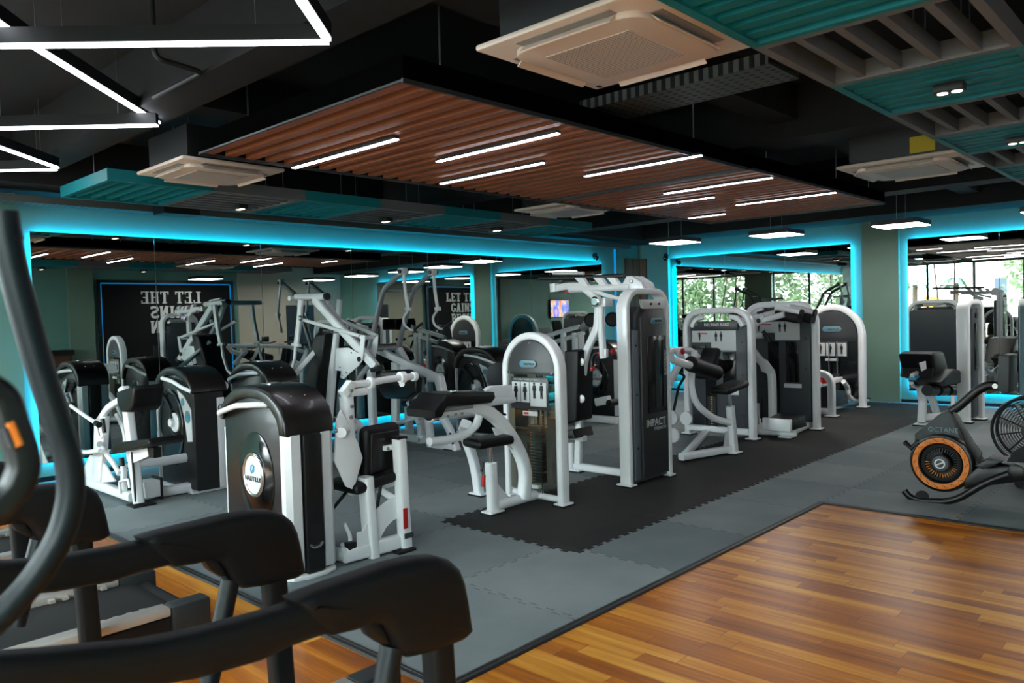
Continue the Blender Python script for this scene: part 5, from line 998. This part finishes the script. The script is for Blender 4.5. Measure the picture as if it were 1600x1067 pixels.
MB().lathe(ctr + X_ * .05, -X_, [(rad * .30, 0), (rad * .30, .05), (rad * .26, .065), (rad * .10, .07)], 36).build('hub', M['slate'], t)
MB().torus(ctr - X_ * .022, X_, rad * .15, .006, 28, 6).build('hub_emblem', M['silver'], t); MB().tube([ctr + V((-.022, .035, -.018)), ctr + V((-.022, -.035, .018))], .006).build('hub_emblem', M['silver'], t)
MB().torus(ctr + X_ * .03, X_, rad * .58, .02, 40, 8).build('inner_cage', M['rubber'], t)
MB().plate([O(*p, 7.12) for p in ((1434, 690), (1434, 676), (1472, 645), (1486, 638), (1492, 645), (1510, 690), (1540, 726), (1500, 740), (1470, 700))], (.20, 0, 0), .02).build('shroud', M['endcap'], t)
MB().plate([O(1487, 640, 7.00), O(1498, 648, 7.00), O(1522, 690, 7.00), O(1535, 708, 7.00), O(1530, 724, 7.00), O(1514, 706, 7.00), O(1500, 672, 7.00)], (.02, 0, 0), .006).build('side_trim', M['black'], t)
text('OCTANE', .055, O(1473, 672, 7.018), -Y_, Z_, M['badge'], 'lettering', t, .001); text('FITNESS', .03, O(1474, 679, 7.018), -Y_, Z_, M['badge'], 'lettering', t, .001)
MB().tube([O(1486, 642), O(1497, 636), O(1528, 609), O(1545, 601), O(1560, 603)], .036, .08, fs=8).build('console_arm', M['black'], t); q = MB(); q.lathe(O(1555, 603, 6.985), -X_, [(.02, 0), (.02, .012)], 16); q.build('arm_bolt', M['chrome'], t)
MB().plate([O(1566, 556), O(1570, 553), O(1584, 554), O(1583, 610), O(1579, 613), O(1565, 608)], (.30, 0, 0), .012).build('console', M['endcap'], t)
MB().tube([O(1413, 766, 6.88), O(1421, 776, 6.88), O(1441, 783, 6.88), O(1480, 784, 6.88), O(1500, 778, 6.88), O(1540, 754, 6.88), O(1592, 735, 6.88)], .028, .10, fs=6).build('skid_bar', M['black'], t)
q = MB(); q.lathe(O(1592, 735, 6.93), -X_, [(.06, 0), (.06, .08), (.04, .09)], 24); q.build('skid_joint', M['black'], t)
MB().tube([O(1413, 690, 6.95), O(1424, 700, 6.95), O(1436, 690, 6.95)], .022).build('carry_handle', M['black'], t)
MB().plate([O(1510, 745), O(1536, 722), O(1600, 725), O(1660, 727), O(1660, 745), O(1580, 752), O(1510, 762)], (.20, 0, 0), .03).build('main_beam', M['black'], t); MB().plate([O(1528, 724, 6.95), O(1548, 713, 6.95), O(1575, 716, 6.95), O(1560, 724, 6.95), O(1540, 730, 6.95)], (.26, 0, 0), .02).build('foot_cradle', M['galv'], t)
yr = O(1660, 735).y; zr = O(1660, 735).z
MB().tube([(7.02, yr + .02, zr), (7.02, yr - 1.2, zr)], (.10, .10), nrm=X_).build('seat_rail', M['black'], t); MB().pad((7.02, yr - .5, zr + .10), (X_, Y_, Z_), (.30, .30, .07), .03).build('seat', M['vinyl'], t)
MB().tube([(6.80, yr - 1.15, .04), (7.24, yr - 1.15, .04)], .035).build('rear_foot', M['black'], t); MB().tube([(7.02, yr - 1.15, .05), (7.02, yr - 1.15, zr)], .035).build('rear_leg', M['black'], t)
MB().cyl(O(1441, 776, 6.87), O(1441, 776, 6.93), .05).build('transport_wheel', M['rubber'], t)
# air bike at the right edge
t = thing('air_bike', 'black air bike with large caged fan wheel at the right edge', 'exercise bike', (8.1, 1.1, 0))
Bx = lambda x, y, X=8.1: K(x, y, 'X', X)
cc = Bx(1614, 672); rr = (Bx(1614, 672) - Bx(1554, 672)).length
for d in (-.10, .10):
    MB().torus(cc + X_ * d, X_, rr, .014, 48, 8).build('cage_rim', M['black'], t)
    for k in range(9): MB().torus(cc + X_ * d * 1.1, X_, rr * (.30 + k * .075), .003, 40, 4).build('cage_wire', M['galv'], t)
for k in range(10):
    a = k * math.pi / 5 + .2; MB().obox(cc + UV(a) * rr * .52, (UV(a), X_, UV(a + math.pi / 2)), (rr * .72, .14, .012)).build('fan_blade', M['black'], t)
MB().cyl(cc - X_ * .13, cc + X_ * .13, .07).build('hub', M['slate'], t)
MB().plate([Bx(1574, 720, 7.95), Bx(1582, 706, 7.95), Bx(1610, 690, 7.95), Bx(1640, 700, 7.95), Bx(1640, 738, 7.95), Bx(1574, 735, 7.95)], (.06, 0, 0), .012).build('drive_cover', M['endcap'], t)
MB().tube([cc, (8.1, cc.y - .5, .40), (8.1, cc.y - .75, .88)], .04).build('frame_tube', M['black'], t)
for dy in (.05, -.95): MB().tube([(7.8, cc.y + dy, .04), (8.4, cc.y + dy, .04)], .038).build('floor_bar', M['black'], t)
MB().tube([(8.1, cc.y + .05, .07), (8.1, cc.y - .95, .07)], .035).build('base_tube', M['black'], t)
MB().pad((8.1, cc.y - .78, .92), (X_, Y_, Z_), (.22, .28, .07), .03).build('saddle', M['vinyl'], t)
for s in (-.24, .24): MB().tube([(8.1 + s * .8, cc.y - .1, .5), (8.1 + s, cc.y - .2, 1.0), (8.1 + s, cc.y - .45, 1.18), (8.1 + s, cc.y - .58, 1.18)], .018, .05).build('handle_arm', M['black'], t)

# ---------------------------------------------------------------- treadmills in the foreground
H_ = lambda x, y: K(x, y, 'Y', 1.69)
YB = 1.69
def rail_shape():
    up_ = [(-60, 1026), (0, 1017), (60, 1013), (134, 1006), (215, 999), (296, 984), (400, 957), (446, 943), (500, 925), (545, 912)]
    lo_ = [(545, 968), (508, 986), (448, 1007), (400, 1030), (300, 1058), (200, 1076), (60, 1092), (-60, 1100)]
    pad_ = [(446, 934), (480, 920), (520, 906), (560, 893), (600, 879), (640, 869), (672, 866), (694, 872), (708, 885), (716, 905), (722, 935), (729, 982), (720, 992), (712, 998), (690, 1006), (655, 1018), (628, 1024), (612, 1014), (600, 992), (588, 974), (572, 972), (545, 982), (510, 990), (488, 978), (466, 958)]
    return [H_(*p) for p in up_ + lo_], [H_(*p) for p in pad_]
rail_p, pad_p = rail_shape()
t = thing('treadmill', 'nearest treadmill, its broad black handrails crossing the bottom foreground', 'treadmill', (1.0, 2.13, 0), 'row of treadmills')
for i, Y in enumerate((1.69, 2.57)):
    o = V((0, Y - YB, 0)) + (V((-.015, 0, 0)) if i else V((0, 0, 0)))
    h = MB().plate([p + o for p in rail_p], (0, .075, 0), .028, 3).build('handrail', M['rail'], t)
    MB().plate([p + o for p in pad_p], (0, .10, 0), .036, 3).build('handrail_end', M['rail'], h)
    MB().plate([H_(*p) + o for p in ((560, 972), (584, 968), (598, 990), (602, 1003), (590, 1004), (572, 992))], (0, .05, 0), .01).build('gas_strut_socket', M['black'], h)
    u = H_(683, 1000) + o; MB().tube([(u.x, u.y, u.z), (u.x + .02, u.y, .22)], (.085, .07), nrm=Y_).build('upright', M['rail'], t)
    a, b = H_(612, 1008) + o, H_(598, 1090) + o; MB().tube([a, a.lerp(b, 1.0), a.lerp(b, 2.6)], .033).build('brace_tube', M['bluegrey'], t)
def deck(t, x1, y0, y1):
    MB().box((-.45, y0 + .02, .05), (x1 - .05, y1 - .02, .17), .01).build('frame', M['black'], t)
    bl = MB().tube([(-.40, (y0 + y1) / 2, .185), (x1 - .10, (y0 + y1) / 2, .185), (x1 - .03, (y0 + y1) / 2, .15), (x1 - .05, (y0 + y1) / 2, .10)], (.03, y1 - y0 - .20), .05, nrm=Y_).build('running_belt', M['belt'], t)
    MB().tube([(x1 - .02, y0 + .09, .14), (x1 - .02, y1 - .09, .14)], .05).build('rear_roller', M['rubber'], t)
    for s, ya, yb in ((1, y0, y0 + .10), (-1, y1 - .10, y1)):
        sr = MB().box((-.35, ya, .19), (x1 - .14, yb, .235), .012).build('side_rail', M['siderail'], t)
        MB().box((x1 - .14, ya - .005, .08), (x1 + .06, yb + .005, .238), .02).build('rear_end_cap', M['endcap'], t)
        MB().box((-.35, ya + .005, .06), (x1 - .14, yb - .005, .185), .006).build('side_skirt', M['black'], t)
        yy = yb if s > 0 else ya
        for k in range(5): x = x1 - .22 - k * .062; MB().box((x - .022, min(yy, yy + s * .035), .205), (x + .006, max(yy, yy + s * .035), .222)).build('comb_tooth', M['siderail'], sr)
def front(t, y0, y1):
    ym = (y0 + y1) / 2
    MB().box((-.75, y0, .06), (-.35, y1, .30), .05).build('motor_hood', M['black'], t)
    for y in (y0 + .03, y1 - .03): MB().tube([(-.35, y, .2), (-.05, y, 1.15)], (.09, .06), nrm=Y_).build('front_mast', M['rail'], t)
    c = MB().obox((-.10, ym, 1.30), ((.45, 0, .9), Y_, (.9, 0, -.45)), (.42, .56, .05), .02).build('console', M['black'], t)
    MB().obox((-.073, ym, 1.287), ((.45, 0, .9), Y_, (.9, 0, -.45)), (.34, .46, .004)).build('console_screen', M['screen'], c)
deck(t, 1.83, 1.76, 2.52); front(t, 1.69, 2.57)
tr0 = t
# the next ones along the row: same machine
for dx, dy, l in ((-.12, 2.03, 'second treadmill, running belt and silver side rail visible beyond nearest handrails'), (-.14, 3.72, 'third treadmill at the left edge, mostly hidden behind the others')):
    c = copy_tree(tr0); c.location = (1.0 + dx, 2.13 + dy, 0); c['label'] = l
    for ch in [x for x in bpy.data.objects if x.parent == c]:
        if ch.name.startswith(('handrail', 'upright', 'brace')): ch.location.x -= .17
# elliptical trainer: two moving arms right beside the camera
t = thing('elliptical_trainer', 'elliptical trainer at far left, thick dark arm tube rising out of blur', 'elliptical trainer', (-.1, 1.28, 0))
E_ = lambda x, y: K(x, y, 'Y', 1.40)
MB().tube([E_(5, 330), E_(12, 385), E_(30, 460), E_(58, 560), E_(88, 655), E_(108, 715), E_(113, 770), E_(98, 835), E_(55, 905), E_(0, 965), E_(-80, 1035), (.10, 1.40, .45)], .0215, .03, seg=20).build('moving_arm', M['bluegrey'], t)
q = MB(); q.lathe(E_(12, 366), (-.1, 0, 1), [(.0215, -.01), (.020, .006), (.012, .012)], 20); q.build('arm_cap', M['black'], t)
E2 = lambda x, y: K(x, y, 'Y', 1.15)
MB().tube([E2(-30, 600), E2(4, 618), E2(18, 660), E2(34, 705), E2(38, 730), E2(25, 765), E2(0, 790), E2(-60, 830), (.06, 1.15, .5)], (.037, .037), .04, nrm=Y_).build('moving_arm', M['black'], t)
MB().tube([E2(9, 658), E2(24, 694)], (.011, .040), nrm=Y_).build('orange_grip_strip', M['orange'], t); MB().tube([E2(2, 668), E2(14, 696)], (.009, .040), nrm=Y_).build('grip_strip', M['galv'], t)
MB().box((-.6, 1.12, .0), (.25, 1.44, .16), .03).build('base', M['black'], t); MB().tube([(-.45, 1.28, .15), (-.35, 1.28, 1.25)], (.12, .1), nrm=Y_).build('mast', M['black'], t); MB().obox((-.33, 1.28, 1.38), ((.3, 0, .95), Y_, (.95, 0, -.3)), (.26, .36, .04), .015).build('console', M['screen'], t)
for y in (1.40, 1.15): MB().tube([(.10 if y > 1.3 else .06, y, .5), (0, y, .14)], .03).build('arm_link', M['black'], t)
# exercise bikes by the opposite wall, seen in the mirror
def bike(x, y, l):
    t = thing('spin_bike', l, 'exercise bike', (x, y, 0), 'spin bikes by the opposite wall')
    MB().cyl((x - .03, y + .45, .34), (x + .03, y + .45, .34), .26).build('flywheel', M['steel'], t)
    MB().tube([(x, y + .45, .34), (x, y, .5), (x, y - .35, .55)], .035).tube([(x, y, .5), (x, y + .28, .95)], .03).build('frame', M['black'], t)
    MB().tube([(x - .28, y + .55, .04), (x + .28, y + .55, .04)], .035).tube([(x - .28, y - .5, .04), (x + .28, y - .5, .04)], .035).tube([(x, y + .55, .05), (x, y - .5, .05)], .035).tube([(x, y - .3, .05), (x, y - .3, .6)], .03).build('base', M['black'], t)
    MB().tube([(x, y - .3, .55), (x, y - .34, .95)], .025).build('seat_post', M['steel'], t); MB().pad((x, y - .34, .98), (X_, Y_, Z_), (.22, .28, .08), .035).build('saddle', M['vinyl'], t)
    MB().tube([(x - .2, y + .55, 1.12), (x - .2, y + .28, 1.08), (x + .2, y + .28, 1.08), (x + .2, y + .55, 1.12)], .017, .04).build('handlebar', M['black'], t); MB().box((x - .1, y + .36, 1.12), (x + .1, y + .40, 1.26), .01).build('console', M['screen'], t)
bike(10.4, -.7, 'spin bike by the opposite wall, nearest the slogan panel'); bike(11.2, -.7, 'spin bike by the opposite wall, next beyond the first'); bike(12.0, -.7, 'spin bike by the opposite wall, farthest from slogan panel')
